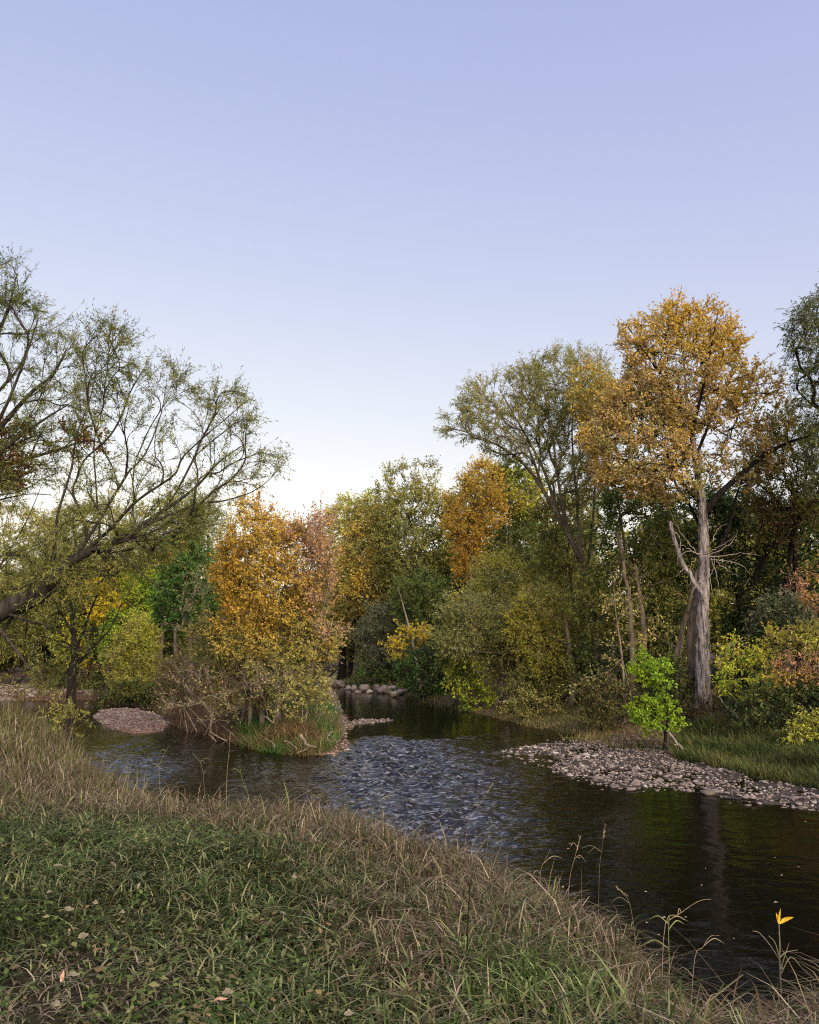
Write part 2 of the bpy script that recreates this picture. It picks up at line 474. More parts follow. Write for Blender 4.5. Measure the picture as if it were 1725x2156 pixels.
SEED = [100]
LK = 1.75
def tree(name, label, cat, D, crowns, pal, base=None, trunk=None, r0=0.12, limbs=(), leaf=(0.10, 0.05), lai=4.0, thick=None, twig=(7, 9, 0.5), bark=None,
         clump=0.5, droop=0.0, up=0.35, group=None, grad=0.0, stems=1, extra=None, ztop=None, align=1.0, sag=0.0, rtip=0.007, cap=95000, ridge=0.0, sides=9, noup=0.0, barelow=0.0, wob=0.05, limb_bark=None, uni=0.42, rim=0.0):
    """One tree or shrub: crowns = [(outline in photo coordinates, lai factor, depth offset)], D = its distance."""
    SEED[0] += 1
    rng = np.random.default_rng(SEED[0])
    bark = bark or BARK
    mpp = D / FPX
    # ---- tips
    tips, tipw, atot = [], [], 0
    per_tip = twig[0] * twig[1]
    for cr in crowns:
        poly = np.array(cr[0], float); k = cr[1] if len(cr) > 1 else 1.0; dd = cr[2] if len(cr) > 2 else 0.0
        lo, hi = poly.min(0), poly.max(0)
        M = rng.uniform(lo, hi, (6000, 2))
        ins = inside(M[:, 0], M[:, 1], cr[0])
        area = ins.mean() * np.prod(hi - lo) * mpp * mpp
        M = M[ins]
        e = edge_dist(M[:, 0], M[:, 1], cr[0])
        tn = (thick if thick else min(2.6, 0.42 * (min(hi - lo) * mpp)))
        la = lai * k * LK
        n = int(area * la / (0.5 * leaf[0] * leaf[1]) / per_tip)
        n = max(6, min(n, cap // per_tip))
        # clumped choice
        nc = max(3, int(n * 0.3))
        cen = M[rng.choice(len(M), min(nc, len(M)), replace=False)]
        ch = cen[rng.integers(0, len(cen), n * 8)] + rng.normal(0, clump / mpp * 0.55, (n * 8, 2))
        ch = np.where(rng.random((n * 8, 1)) < uni, M[rng.integers(0, len(M), n * 8)], ch)
        ok = inside(ch[:, 0], ch[:, 1], cr[0])
        if rim:
            er = edge_dist(ch[:, 0], ch[:, 1], cr[0]); ok &= rng.random(len(ch)) > rim * np.clip(er / max(er[ok].max() * .6, 1), 0, 1)
        ch = ch[ok][:n]
        e = edge_dist(ch[:, 0], ch[:, 1], cr[0]); e = np.clip(e / max(e.max(), 1), 0, 1)
        off = tn * np.sqrt(np.clip(1 - (1 - e) ** 2, 0.04, 1)) * rng.uniform(-1, 1, len(ch)) + dd
        for (u, v), o_ in zip(ch, off):
            tips.append(P(u, v, D + o_))
        atot += area
    tips = np.array(tips)
    # ---- skeleton
    if base is None:
        cu = np.mean([p[0] for p in crowns[0][0]]); base = [cu]
    pos, par, chains, rfix = [], [], [], []
    first = None
    for b in base:
        dd = 0.0
        if isinstance(b, (tuple, list)): b, dd = b[0], b[1]
        y = D + dd; x = base_x(b, y, 0.4)
        bz = gz(x, y)
        bp_ = np.array([x, y, bz - 0.06])
        if first is None: first = np.array([x, y, bz])
        if trunk and len(chains) == 0:
            pts = [bp_] + [P(t[0], t[1], D + (t[2] if len(t) > 2 else 0)) for t in trunk]
        else:
            ct = tips.mean(0); lowz = np.percentile(tips[:, 2], 35)
            hi_ = max(lowz, bz + 0.3) if ztop is None else ztop
            if cat == 'shrub': hi_ = bz + max(0.25, 0.3 * (lowz - bz))
            mixf = 0.55
            e_ = np.array([x + (ct[0] - x) * mixf + rng.normal(0, .25), y + rng.normal(0, .3), hi_])
            m_ = bp_ * 0.5 + e_ * 0.5 + rng.normal(0, 0.08, 3) * np.array([1, 1, 0]) * max(0.3, (hi_ - bz) * .3)
            pts = [bp_, m_, e_]
        K = max(6, int(np.sum(np.linalg.norm(np.diff(np.array(pts), axis=0), axis=1)) / 0.3))
        K = min(K, 40)
        S = spline(pts, K)
        ids = []
        for i in range(K):
            pos.append(S[i]); par.append(ids[-1] if ids else -1); ids.append(len(pos) - 1)
            t = i / (K - 1)
            flare = 1 + 0.35 * math.exp(-t * 14)
            rfix.append(r0 * flare * ((1 - 0.85 * t ** 1.8) if trunk and len(chains) == 0 else 1 - 0.6 * t) * (1 if len(chains) == 0 else rng.uniform(.5, .85)))
        chains.append((ids, True))
    def attach(S, ra, rb, big):
        A = np.array(pos); d = np.linalg.norm(A - S[0], axis=1); p = int(np.argmin(d))
        ids = [p]
        for i in range(len(S)):
            pos.append(S[i]); par.append(ids[-1]); ids.append(len(pos) - 1)
            t = i / max(1, len(S) - 1); rfix.append(ra * (1 - t) + rb * t)
        chains.append((ids, big)); return ids
    for lb in limbs:
        pts = [P(t[0], t[1], D + (t[2] if len(t) > 2 else 0)) for t in lb[0]]
        ln = np.sum(np.linalg.norm(np.diff(np.array(pts), axis=0), axis=1))
        S = spline(pts, max(6, min(36, int(ln / 0.25))))
        S = S + np.cumsum(rng.normal(0, 0.012, S.shape), 0) * .5 * np.linspace(0, 1, len(S))[:, None]
        attach(S, lb[1], lb[2], True)
    npre = len(pos)
    # growth
    minz = None
    if barelow:
        minz = first[2] + barelow
    root = np.array(pos[chains[0][0][-1]])
    order = np.argsort(np.linalg.norm(tips - root, axis=1) * (1 + 0.25 * rng.random(len(tips))))
    maxn = npre + len(tips) * 9 + 10
    A = np.zeros((maxn, 3)); T = np.zeros((maxn, 3)); A[:npre] = pos
    for i in range(npre):
        T[i] = A[i] - A[par[i]] if par[i] >= 0 else (0, 0, 1)
    T[:npre] = unit(T[:npre])
    cnt = npre
    usable = np.ones(maxn, bool)
    if minz is not None:
        usable[:npre] = A[:npre, 2] > minz
        if not usable[:npre].any(): usable[:npre] = True
    tipchains = []
    for k in order:
        q = tips[k]
        vec = q - A[:cnt]
        d = np.linalg.norm(vec, axis=1) + 1e-6
        ca = (vec * T[:cnt]).sum(1) / d
        cost = d * (1 + align * (1 - ca)) + np.maximum(0, A[:cnt, 2] - q[2]) * (0.8 - noup)
        cost = np.where((d < 0.12) | ~usable[:cnt], 1e6, cost)
        j = int(np.argmin(cost))
        n = int(min(7, max(3, math.ceil(d[j] / 0.35))))
        p = A[j]; c = p + (T[j] * 0.45 + np.array([0, 0, 0.12 - sag])) * d[j]
        t = np.linspace(0, 1, n + 1)[1:, None]
        S = p * (1 - t) ** 2 + 2 * c * t * (1 - t) + q * t ** 2
        S[:-1] += rng.normal(0, wob, S[:-1].shape) * d[j] * 0.5
        ids = [j]
        for s_ in S:
            A[cnt] = s_; T[cnt] = unit(s_ - A[ids[-1]]); par.append(ids[-1]); ids.append(cnt); rfix.append(0); cnt += 1
        chains.append((ids, False)); tipchains.append(ids)
    A = A[:cnt]; T = T[:cnt]
    par = np.array(par); w = np.zeros(cnt)
    for ids in tipchains: w[ids[-1]] += 1
    for i in range(cnt - 1, 0, -1):
        if par[i] >= 0: w[par[i]] += w[i]
    N = max(2.0, w.max())
    ex = math.log(max(1.5, r0 * 0.8 / rtip)) / math.log(N)
    rf = np.array(rfix)
    R = np.where(rf > 0, rf, rtip * np.maximum(w, 1) ** min(ex, 0.5))
    for i in range(1, cnt):
        if rf[i] == 0: R[i] = min(R[i], R[par[i]] * (0.8 if rf[par[i]] > 0 else 1.0))
    g = Geo(); g2 = g if limb_bark is None else Geo()
    bigs = [c[0] for c in chains if c[1]]; smalls = [c[0] for c in chains if not c[1]]
    for ids in bigs:
        K = max(len(ids), 10)
        if ridge: K = len(ids) * 4
        ti = np.linspace(0, len(ids) - 1, K)
        a = A[ids]; r = R[ids].copy()
        if len(ids) > 1 and par[ids[1]] == ids[0] and ids is not bigs[0]: r[0] = min(r[0], r[1] * 1.1)
        Pt = np.stack([np.interp(ti, np.arange(len(ids)), a[:, c]) for c in range(3)], -1)
        rr = np.interp(ti, np.arange(len(ids)), r)
        (g if ids is bigs[0] else g2).add(*tubes(Pt[None], rr[None], sides if not ridge else 30, ridge))
    if smalls:
        K = 6; PT = np.zeros((len(smalls), K, 3)); RR = np.zeros((len(smalls), K))
        for m_, ids in enumerate(smalls):
            ti = np.linspace(0, len(ids) - 1, K); xi = np.arange(len(ids))
            a = A[ids]; r = R[ids].copy(); r[0] = min(r[0], r[1] * 1.15)
            for c in range(3): PT[m_, :, c] = np.interp(ti, xi, a[:, c])
            RR[m_] = np.interp(ti, xi, r)
        g2.add(*tubes(PT, RR, 4))
    # ---- twigs
    nt = twig[0]
    st, dr = [], []
    tc = np.array([[ids[-2], ids[-1]] for ids in tipchains])
    a0, a1 = A[tc[:, 0]], A[tc[:, 1]]
    tt = unit(a1 - a0)
    n = len(tc) * nt
    tp = np.repeat(np.arange(len(tc)), nt)
    f = rng.random((n, 1)) ** 0.6
    start = a0[tp] * (1 - f) + a1[tp] * f
    dirn = unit(tt[tp] * (0.9 * align) + rng.normal(0, 0.55, (n, 3)) + np.array([0, 0, up]))
    ln = twig[2] * rng.uniform(0.45, 1.25, n)
    t = np.linspace(0, 1, 4)
    dn = np.array([0, 0, -1.0])
    PT = start[:, None] + dirn[:, None] * (ln[:, None] * t)[..., None] + dn * (droop * ln[:, None] * t ** 2)[..., None] + np.array([0, 0, up * .25]) * (ln[:, None] * t ** 2)[..., None]
    RR = np.maximum(0.0025, rtip * 0.55) * np.array([1.0, .8, .6, .35])[None] * np.ones((n, 1))
    g2.add(*tubes(PT, RR, 3))
    V, F = g.get()
    root_o = thing(name, first, label, cat, group)
    new_mesh('trunk', V - first, F, bark, root_o, smooth=True)
    if limb_bark is not None:
        V, F = g2.get(); new_mesh('limbs', V - first, F, limb_bark, root_o, smooth=True)
    # ---- leaves
    nl = twig[1]
    if lai > 0:
        m_ = n * nl
        ti = np.repeat(np.arange(n), nl)
        s = rng.uniform(0.12, 1.0, m_)
        seg = np.minimum((s * 3).astype(int), 2); fr = (s * 3 - seg)[:, None]
        b = PT[ti, seg] * (1 - fr) + PT[ti, seg + 1] * fr
        td = unit(PT[ti, seg + 1] - PT[ti, seg])
        d = unit(td * 0.7 + rng.normal(0, 0.6, (m_, 3)) + np.array([0, 0, -0.25 - droop * .4]))
        nr = unit(rng.normal(0, 0.6, (m_, 3)) + np.array([0, -0.25, 0.6]))
        L = leaf[0] * rng.uniform(0.6, 1.3, m_); Wd = leaf[1] * rng.uniform(0.7, 1.25, m_)
        LV, LF = leaf_quads(b, d, nr, L, Wd)
        cn = vnoise(b * 0.55, SEED[0]) * 0.6 + vnoise(b * 1.6, SEED[0] + 5) * 0.4
        cn = np.clip((cn - 0.5) * 1.9 + 0.5, 0, 1)
        hz = (b[:, 2] - b[:, 2].min()) / max(0.1, np.ptp(b[:, 2]))
        x = 0.62 * cn + 0.38 * rng.random(m_) + grad * (hz - 0.5)
        new_mesh('crown', LV - first, LF, LEAF, root_o, col=pick(pal, x, rng))
    return root_o

# leaf colours
ORANGE = (0.52, 0.265, 0.04); AMBER = (0.56, 0.37, 0.055); GOLD = (0.53, 0.40, 0.08); YELLOW = (0.70, 0.54, 0.03); TAN = (0.48, 0.335, 0.18); ROSE = (0.48, 0.29, 0.18)
RUST = (0.28, 0.12, 0.05); OLIVE = (0.24, 0.25, 0.06); KHAKI = (0.36, 0.335, 0.105); MOSS = (0.14, 0.17, 0.042); DARK = (0.042, 0.07, 0.026); GREEN = (0.075, 0.165, 0.034)
LIME = (0.22, 0.36, 0.03); SAGE = (0.29, 0.33, 0.15); MID = (0.12, 0.19, 0.045); LEMON = (0.47, 0.49, 0.06); GREY = (0.15, 0.175, 0.10); BROWN = (0.17, 0.115, 0.06)

WILLOW = (0.11, 0.020)
BROAD = (0.10, 0.065)

# ---- the big willow hanging in from the left
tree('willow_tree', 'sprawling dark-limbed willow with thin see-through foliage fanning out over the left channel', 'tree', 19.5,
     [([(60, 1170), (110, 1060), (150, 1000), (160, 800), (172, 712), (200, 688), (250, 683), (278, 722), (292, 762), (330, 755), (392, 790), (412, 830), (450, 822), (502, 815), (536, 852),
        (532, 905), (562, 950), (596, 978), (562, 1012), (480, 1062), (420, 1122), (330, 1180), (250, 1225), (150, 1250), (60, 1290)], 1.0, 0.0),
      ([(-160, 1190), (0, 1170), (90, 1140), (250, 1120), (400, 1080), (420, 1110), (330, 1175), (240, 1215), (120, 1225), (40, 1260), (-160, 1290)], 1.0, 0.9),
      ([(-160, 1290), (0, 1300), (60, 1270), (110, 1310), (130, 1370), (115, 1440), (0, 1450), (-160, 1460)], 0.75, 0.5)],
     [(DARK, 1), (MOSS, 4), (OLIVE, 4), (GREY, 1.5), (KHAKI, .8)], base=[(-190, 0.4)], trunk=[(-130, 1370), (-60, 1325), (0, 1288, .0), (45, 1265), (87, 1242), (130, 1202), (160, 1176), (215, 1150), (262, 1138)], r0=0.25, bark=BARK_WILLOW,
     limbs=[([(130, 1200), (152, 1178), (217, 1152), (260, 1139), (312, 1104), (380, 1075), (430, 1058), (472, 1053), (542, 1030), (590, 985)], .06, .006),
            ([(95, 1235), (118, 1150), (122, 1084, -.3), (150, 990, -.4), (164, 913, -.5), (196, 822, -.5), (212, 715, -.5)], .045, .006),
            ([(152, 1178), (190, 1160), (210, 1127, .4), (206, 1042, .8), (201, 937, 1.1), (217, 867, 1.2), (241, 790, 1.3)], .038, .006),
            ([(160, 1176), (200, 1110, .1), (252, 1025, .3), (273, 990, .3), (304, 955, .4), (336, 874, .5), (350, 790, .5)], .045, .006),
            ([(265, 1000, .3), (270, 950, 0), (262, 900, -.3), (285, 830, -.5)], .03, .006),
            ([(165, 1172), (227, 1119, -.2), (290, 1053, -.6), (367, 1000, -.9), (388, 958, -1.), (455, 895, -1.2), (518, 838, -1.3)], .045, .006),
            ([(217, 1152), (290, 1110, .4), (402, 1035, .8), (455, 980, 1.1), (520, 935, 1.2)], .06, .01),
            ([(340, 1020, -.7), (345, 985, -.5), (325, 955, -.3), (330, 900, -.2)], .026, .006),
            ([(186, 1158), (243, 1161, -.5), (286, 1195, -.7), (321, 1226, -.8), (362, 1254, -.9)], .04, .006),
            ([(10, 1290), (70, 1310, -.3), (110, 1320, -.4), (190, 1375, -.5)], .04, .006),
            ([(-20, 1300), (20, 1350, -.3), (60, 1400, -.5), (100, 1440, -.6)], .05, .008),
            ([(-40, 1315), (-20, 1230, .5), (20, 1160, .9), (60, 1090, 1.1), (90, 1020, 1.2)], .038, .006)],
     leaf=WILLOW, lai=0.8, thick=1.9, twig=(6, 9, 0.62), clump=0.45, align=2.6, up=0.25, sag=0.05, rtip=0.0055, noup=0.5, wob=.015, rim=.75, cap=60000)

tree('willow_tree', 'tall thin-leaved willow whose crown is cut by the left edge above the sprawling willow', 'tree', 21.5,
     [([(-330, 620), (-120, 520), (0, 536), (32, 548), (60, 600), (48, 630), (100, 645), (150, 688), (166, 725), (150, 800), (168, 880), (120, 1000), (40, 1060), (-330, 1100)], 1.0)],
     [(DARK, 1), (MOSS, 4), (OLIVE, 3), (GREY, 1.5)], base=[(-260, 0)], trunk=[(-240, 1250), (-200, 1100), (-150, 980)], r0=0.26, bark=BARK_WILLOW,
     limbs=[([(-190, 1070), (-60, 960), (0, 900), (63, 829), (105, 794), (140, 730)], .11, .012),
            ([(-150, 980), (-80, 850, .4), (-20, 740, .6), (20, 640, .7), (35, 575, .7)], .10, .012),
            ([(-200, 1090), (-80, 1020, -.5), (30, 930, -.7), (100, 880, -.8), (150, 850, -.8)], .08, .012),
            ([(-60, 960), (0, 880, -.8), (50, 760, -1.0), (80, 670, -1.1)], .06, .012)],
     leaf=WILLOW, lai=0.8, thick=1.9, twig=(6, 9, 0.6), clump=0.45, align=2.4, up=0.3, noup=.4, sag=.05, rtip=.0055, wob=.015, rim=.6, cap=50000)

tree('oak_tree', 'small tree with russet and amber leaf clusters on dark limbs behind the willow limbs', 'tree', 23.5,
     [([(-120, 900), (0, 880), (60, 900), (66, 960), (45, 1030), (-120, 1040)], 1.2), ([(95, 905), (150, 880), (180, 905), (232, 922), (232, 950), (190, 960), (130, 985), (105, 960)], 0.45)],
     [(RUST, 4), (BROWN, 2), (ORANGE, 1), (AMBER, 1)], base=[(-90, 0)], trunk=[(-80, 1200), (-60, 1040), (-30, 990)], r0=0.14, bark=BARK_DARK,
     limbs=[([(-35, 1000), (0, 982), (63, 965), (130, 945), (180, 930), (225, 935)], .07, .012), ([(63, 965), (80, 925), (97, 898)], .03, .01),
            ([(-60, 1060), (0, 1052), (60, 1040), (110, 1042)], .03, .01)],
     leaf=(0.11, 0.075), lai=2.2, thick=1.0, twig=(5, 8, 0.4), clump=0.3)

tree('sapling_tree', 'slender black-stemmed sapling with spidery branches at the left channel edge', 'tree', 19.2,
     [([(110, 1290), (150, 1250), (200, 1245), (240, 1290), (215, 1350), (180, 1410), (150, 1440), (110, 1400)], 1.0)],
     [(DARK, 3), (MOSS, 3), (GREY, 1)], base=[147], trunk=[(152, 1420), (158, 1390), (156, 1338), (152, 1300), (148, 1262)], r0=0.10, bark=BARK_DARK,
     limbs=[([(157, 1375), (175, 1330), (195, 1275), (215, 1230)], .045, .01), ([(156, 1340), (130, 1290), (112, 1255)], .035, .01), ([(158, 1400), (190, 1370), (235, 1320), (255, 1270)], .035, .01)],
     leaf=WILLOW, lai=0.45, thick=0.8, twig=(4, 5, 0.5))

# ---- olive willows behind, left
for poly, bx, lab, D, lf in (
        ([(-200, 1075), (-60, 1050), (40, 1065), (110, 1085), (150, 1160), (140, 1300), (60, 1380), (-200, 1400)], -10, 'olive willow mass cut by the left edge behind the dark willow limbs', 46, 2.4),
        ([(90, 1090), (150, 1060), (230, 1050), (270, 1100), (275, 1220), (250, 1290), (150, 1300), (100, 1220)], 180, 'olive willow between the sapling and the yellow tree, under the willow limbs', 47, 2.4),
        ([(240, 1090), (290, 1060), (350, 1052), (400, 1046), (416, 1100), (410, 1180), (355, 1210), (330, 1270), (270, 1260)], 330, 'light olive willow standing behind the round green tree', 44, 2.6)):
    tree('willow_tree', lab, 'tree', D, [(poly, 1.0)], [(MOSS, 2), (OLIVE, 3), (KHAKI, 4), (LEMON, 1.0)], base=[bx], r0=0.2, leaf=(0.19, 0.05), lai=lf, twig=(6, 9, 0.7), droop=0.2, clump=0.6, bark=BARK)
tree('willow_tree', 'pale sparse willow top rising behind the gap beside the orange tree', 'tree', 40, [([(400, 1060), (430, 1040), (455, 1065), (480, 1105), (470, 1200), (410, 1200), (395, 1110)], 1.0)],
     [(KHAKI, 3), (SAGE, 3), (OLIVE, 2)], r0=0.14, leaf=(0.15, 0.04), lai=1.7, twig=(5, 8, 0.7), up=.6)
tree('maple_tree', 'bright yellow tree seen under the dark willow limb', 'tree', 42.5, [([(180, 1215), (215, 1195), (262, 1200), (275, 1240), (255, 1300), (215, 1325), (185, 1290)], 1.0)],
     [(YELLOW, 5), (LEMON, 2), (GOLD, 1.5)], base=[225], r0=0.1, leaf=(0.13, 0.10), lai=3.4, twig=(5, 8, 0.45), clump=0.4)
tree('maple_tree', 'lime green tree between the yellow tree and the round green tree', 'tree', 42, [([(255, 1205), (300, 1195), (335, 1215), (332, 1290), (325, 1370), (260, 1400), (210, 1390), (215, 1330), (250, 1270)], 1.0)],
     [(LIME, 4), (LEMON, 3), (MID, 2)], base=[285], r0=0.1, leaf=(0.13, 0.09), lai=3.2, twig=(5, 8, 0.5), clump=0.4)
tree('maple_tree', 'yellow-green shrub behind the black-stemmed sapling', 'shrub', 44, [([(118, 1320), (150, 1300), (185, 1315), (200, 1360), (185, 1400), (135, 1405), (115, 1370)], 1.0)],
     [(YELLOW, 2), (LEMON, 3), (LIME, 2)], base=[155], r0=0.06, leaf=(0.13, 0.09), lai=2.4, twig=(5, 8, 0.45), clump=0.35)
tree('willow_shrub', 'olive yellow willow shrub on the bank above the gravel islet', 'shrub', 39.5, [([(250, 1330), (285, 1300), (325, 1310), (340, 1360), (335, 1430), (290, 1470), (235, 1465), (215, 1390)], 1.0)],
     [(OLIVE, 2), (KHAKI, 3), (LEMON, 4), (MOSS, 1)], base=[255, 285, 310], r0=0.05, leaf=(0.15, 0.04), lai=2.6, twig=(6, 9, 0.5), up=.6)
tree('alder_tree', 'round deep green tree between lime tree and orange tree', 'tree', 33, [([(325, 1250), (345, 1190), (385, 1150), (420, 1128), (470, 1140), (490, 1180), (480, 1260), (440, 1320), (360, 1330), (325, 1300)], 1.0)],
     [(GREEN, 5), (MID, 2), (DARK, 2)], base=[400], r0=0.16, leaf=(0.13, 0.085), lai=3.6, twig=(6, 8, 0.5), clump=0.45)
tree('alder_tree', 'small pinkish amber tree top peeping above the round green tree', 'tree', 38, [([(345, 1150), (372, 1130), (400, 1150), (395, 1195), (350, 1200)], 1.0)],
     [(TAN, 3), (AMBER, 2), (OLIVE, 2)], r0=0.1, leaf=(0.13, 0.09), lai=2.5, twig=(5, 8, 0.5))

# ---- orange trees on the island
tree('maple_tree', 'broad many-stemmed orange and gold tree on the island point', 'tree', 24.3,
     [([(448, 1215), (470, 1150), (490, 1092), (520, 1062), (560, 1074), (600, 1106), (640, 1110), (668, 1150), (680, 1210), (676, 1290), (660, 1340), (600, 1352), (520, 1340), (462, 1300)], 1.1),
      ([(440, 1330), (470, 1290), (520, 1330), (600, 1345), (680, 1330), (712, 1345), (700, 1395), (650, 1415), (560, 1420), (490, 1405), (450, 1370)], 0.5, -0.5),
      ([(505, 1062), (525, 1030), (565, 1035), (590, 1060), (575, 1085), (520, 1085)], 0.22)],
     [(OLIVE, 2.6), (KHAKI, 2.2), (GOLD, 4), (AMBER, 6), (ORANGE, 1.8)], base=[585, (505, 1.2), (525, .6), (552, .4), (600, .5)], trunk=[(584, 1420), (590, 1360), (596, 1300), (585, 1230)], r0=0.10, bark=BARK,
     leaf=(0.085, 0.044), lai=3.1, twig=(7, 9, 0.45), clump=0.42, grad=0.7, up=.45, uni=.65)
tree('maple_tree', 'pinkish tan thinning tree tight behind the orange tree on the island', 'tree', 23.9,
     [([(608, 1112), (640, 1092), (672, 1078), (702, 1090), (706, 1180), (700, 1250), (690, 1300), (640, 1310), (610, 1200)], 1.0), ([(660, 1300), (715, 1290), (735, 1340), (700, 1370), (660, 1360)], 0.6)],
     [(KHAKI, 1), (TAN, 5), (ROSE, 3), (AMBER, 1.2)], base=[640], r0=0.045, leaf=(0.08, 0.036), lai=1.7, thick=.9, twig=(7, 9, 0.5), clump=0.4, up=.6, bark=BARK)
tree('elder_shrub', 'green-gold leafy shrub at the foot of the orange tree, left side', 'shrub', 26.0, [([(388, 1340), (430, 1300), (475, 1315), (490, 1370), (470, 1420), (410, 1410)], 1.0)],
     [(MID, 2), (KHAKI, 3), (GOLD, 2), (LEMON, 1)], base=[440, 425, 460], r0=0.035, leaf=(0.09, 0.05), lai=2.2, twig=(5, 8, 0.4), bark=BARK_TAN)
for poly, bs, lab, D, la in (
        ([(340, 1290), (390, 1230), (440, 1190), (455, 1250), (430, 1320), (450, 1400), (400, 1460), (350, 1420)], [420, 440, 400], 'grey leafless shrub with tall pale twigs beside the round green tree', 27, 0.10),
        ([(320, 1410), (390, 1385), (470, 1420), (520, 1460), (500, 1520), (430, 1520), (340, 1500)], [470, 490, 505, 440], 'tangle of bare pale sticks leaning over the channel from the island bank', 24.6, 0.12),
        ([(640, 1330), (690, 1310), (740, 1330), (735, 1370), (690, 1390), (640, 1380)], [640, 655], 'bare whitish twigs hanging on the right side of the orange tree', 24.0, 0.12),
        ([(500, 1400), (560, 1390), (620, 1400), (650, 1450), (600, 1490), (520, 1480)], [545, 560, 590, 610], 'thin brown stems under the orange tree canopy', 23.8, 0.35)):
    tree('bare_shrub', lab, 'shrub', D, [(poly, 1.0)], [(TAN, 2), (KHAKI, 2), (BROWN, 2)], base=bs, r0=0.028, leaf=(0.08, 0.04), lai=la, twig=(5, 2, 0.45), bark=BARK_PALE, rtip=0.007, thick=.9, wob=.1)
tree('bramble_shrub', 'dark tangled shrub overhanging the undercut bank behind the gravel islet', 'shrub', 37.6, [([(190, 1440), (240, 1430), (330, 1440), (400, 1440), (430, 1480), (380, 1500), (300, 1480), (210, 1475)], 1.0)],
     [(DARK, 4), (MOSS, 3), (BROWN, 3)], base=[230, 280, 330, 380], r0=0.04, leaf=(0.12, 0.05), lai=2.6, twig=(6, 7, 0.5), droop=.5, bark=BARK_DARK)
tree('bramble_shrub', 'brown leafy thicket between the sapling and the olive shrub', 'shrub', 44.5, [([(60, 1400), (130, 1390), (210, 1400), (240, 1440), (200, 1462), (80, 1455)], 1.0)],
     [(MOSS, 3), (BROWN, 2), (OLIVE, 2)], base=[120, 180], r0=0.04, leaf=(0.13, 0.05), lai=2.2, twig=(6, 7, 0.5))

for poly, bs, lab, D, la, pal in (
        ([(430, 1400), (500, 1395), (560, 1410), (570, 1480), (500, 1510), (430, 1480)], [460, 500, 540], 'olive brown undergrowth beneath the left half of the orange tree', 25.2, 1.5, [(MOSS, 3), (OLIVE, 3), (BROWN, 3), (KHAKI, 2)]),
        ([(550, 1400), (620, 1395), (680, 1410), (690, 1470), (620, 1500), (560, 1480)], [575, 620, 660], 'olive gold undergrowth beneath the right half of the orange tree', 24.6, 1.5, [(MOSS, 3), (OLIVE, 4), (KHAKI, 3), (GOLD, 1)]),
        ([(330, 1400), (400, 1380), (450, 1400), (450, 1470), (390, 1500), (330, 1470)], [380, 420], 'grey-brown thicket at the back of the island by the gravel islet', 30, 1.6, [(MOSS, 3), (BROWN, 3), (GREY, 2)]),
        ([(580, 1430), (640, 1420), (690, 1440), (700, 1500), (640, 1530), (590, 1510)], [610, 650, 680], 'feathery yellow-green weeds crowning the island tip', 23.2, .9, [(OLIVE, 3), (KHAKI, 3), (MID, 2)])):
    tree('undergrowth_shrub', lab, 'shrub', D, [(poly, 1.0)], pal, base=bs, r0=.022, leaf=(.085, .04), lai=la, twig=(6, 8, .42), bark=BARK, thick=1.0)

# ---- middle distance along the far channel
tree('cottonwood_tree', 'yellow-green rounded tree behind the pinkish tree at the skyline dip', 'tree', 72, [([(672, 1130), (690, 1075), (730, 1045), (775, 1042), (800, 1070), (810, 1160), (780, 1250), (700, 1260), (680, 1200)], 1.0)],
     [(OLIVE, 2), (KHAKI, 3), (LEMON, 3), (LIME, .7)], r0=0.25, leaf=(0.22, 0.12), lai=3.4, twig=(6, 8, 0.9), clump=0.9, grad=.3)
tree('cottonwood_tree', 'mixed orange and olive tree left of the tall grey-green tree', 'tree', 60, [([(735, 1080), (760, 1050), (800, 1040), (830, 1070), (840, 1160), (830, 1260), (770, 1290), (720, 1270), (715, 1180)], 1.0)],
     [(MOSS, 2), (OLIVE, 3), (KHAKI, 2), (GOLD, 2.5), (AMBER, 2)], base=[775], r0=0.22, leaf=(0.18, 0.11), lai=3.4, twig=(6, 8, 0.8), clump=0.8)
tree('cottonwood_tree', 'tan-orange thinning tree above the dark hollow at the channel end', 'tree', 68, [([(690, 1250), (730, 1215), (790, 1205), (835, 1220), (840, 1270), (790, 1300), (745, 1330), (715, 1345), (695, 1310)], 1.0)],
     [(KHAKI, 1), (TAN, 4), (AMBER, 3), (GOLD, 1)], base=[745], r0=0.16, leaf=(0.2, 0.12), lai=3.0, twig=(6, 8, 0.8), clump=0.8, bark=BARK_TAN)
tree('cottonwood_tree', 'tall grey-green tree with an airy top in the middle of the far bank', 'tree', 58,
     [([(790, 1075), (830, 1040), (900, 1025), (945, 1050), (960, 1140), (950, 1260), (900, 1300), (830, 1290), (800, 1200)], 1.0), ([(790, 1030), (815, 985), (860, 975), (890, 960), (925, 985), (945, 1020), (930, 1060), (800, 1060)], 0.30)],
     [(GREY, 2.5), (OLIVE, 4), (KHAKI, 2.5), (SAGE, 1)], base=[880], r0=0.35, leaf=(0.20, 0.09), lai=3.5, twig=(6, 8, 0.8), clump=0.9)
tree('dogwood_shrub', 'dark grey-green shrub above the boulder row', 'shrub', 55, [([(748, 1330), (775, 1285), (820, 1275), (855, 1300), (860, 1380), (845, 1425), (790, 1430), (755, 1400)], 1.0)],
     [(DARK, 1), (GREY, 5), (MOSS, 2)], base=[800], r0=0.12, leaf=(0.17, 0.07), lai=3.4, twig=(6, 8, 0.7))
tree('dogwood_shrub', 'low bright green shrub rooted just above the boulders', 'shrub', 54.5, [([(745, 1420), (770, 1395), (810, 1390), (840, 1410), (835, 1440), (790, 1442)], 1.0)],
     [(GREEN, 3), (MID, 3), (DARK, 2)], base=[790], r0=0.05, leaf=(0.15, 0.08), lai=2.4, twig=(5, 7, 0.5))
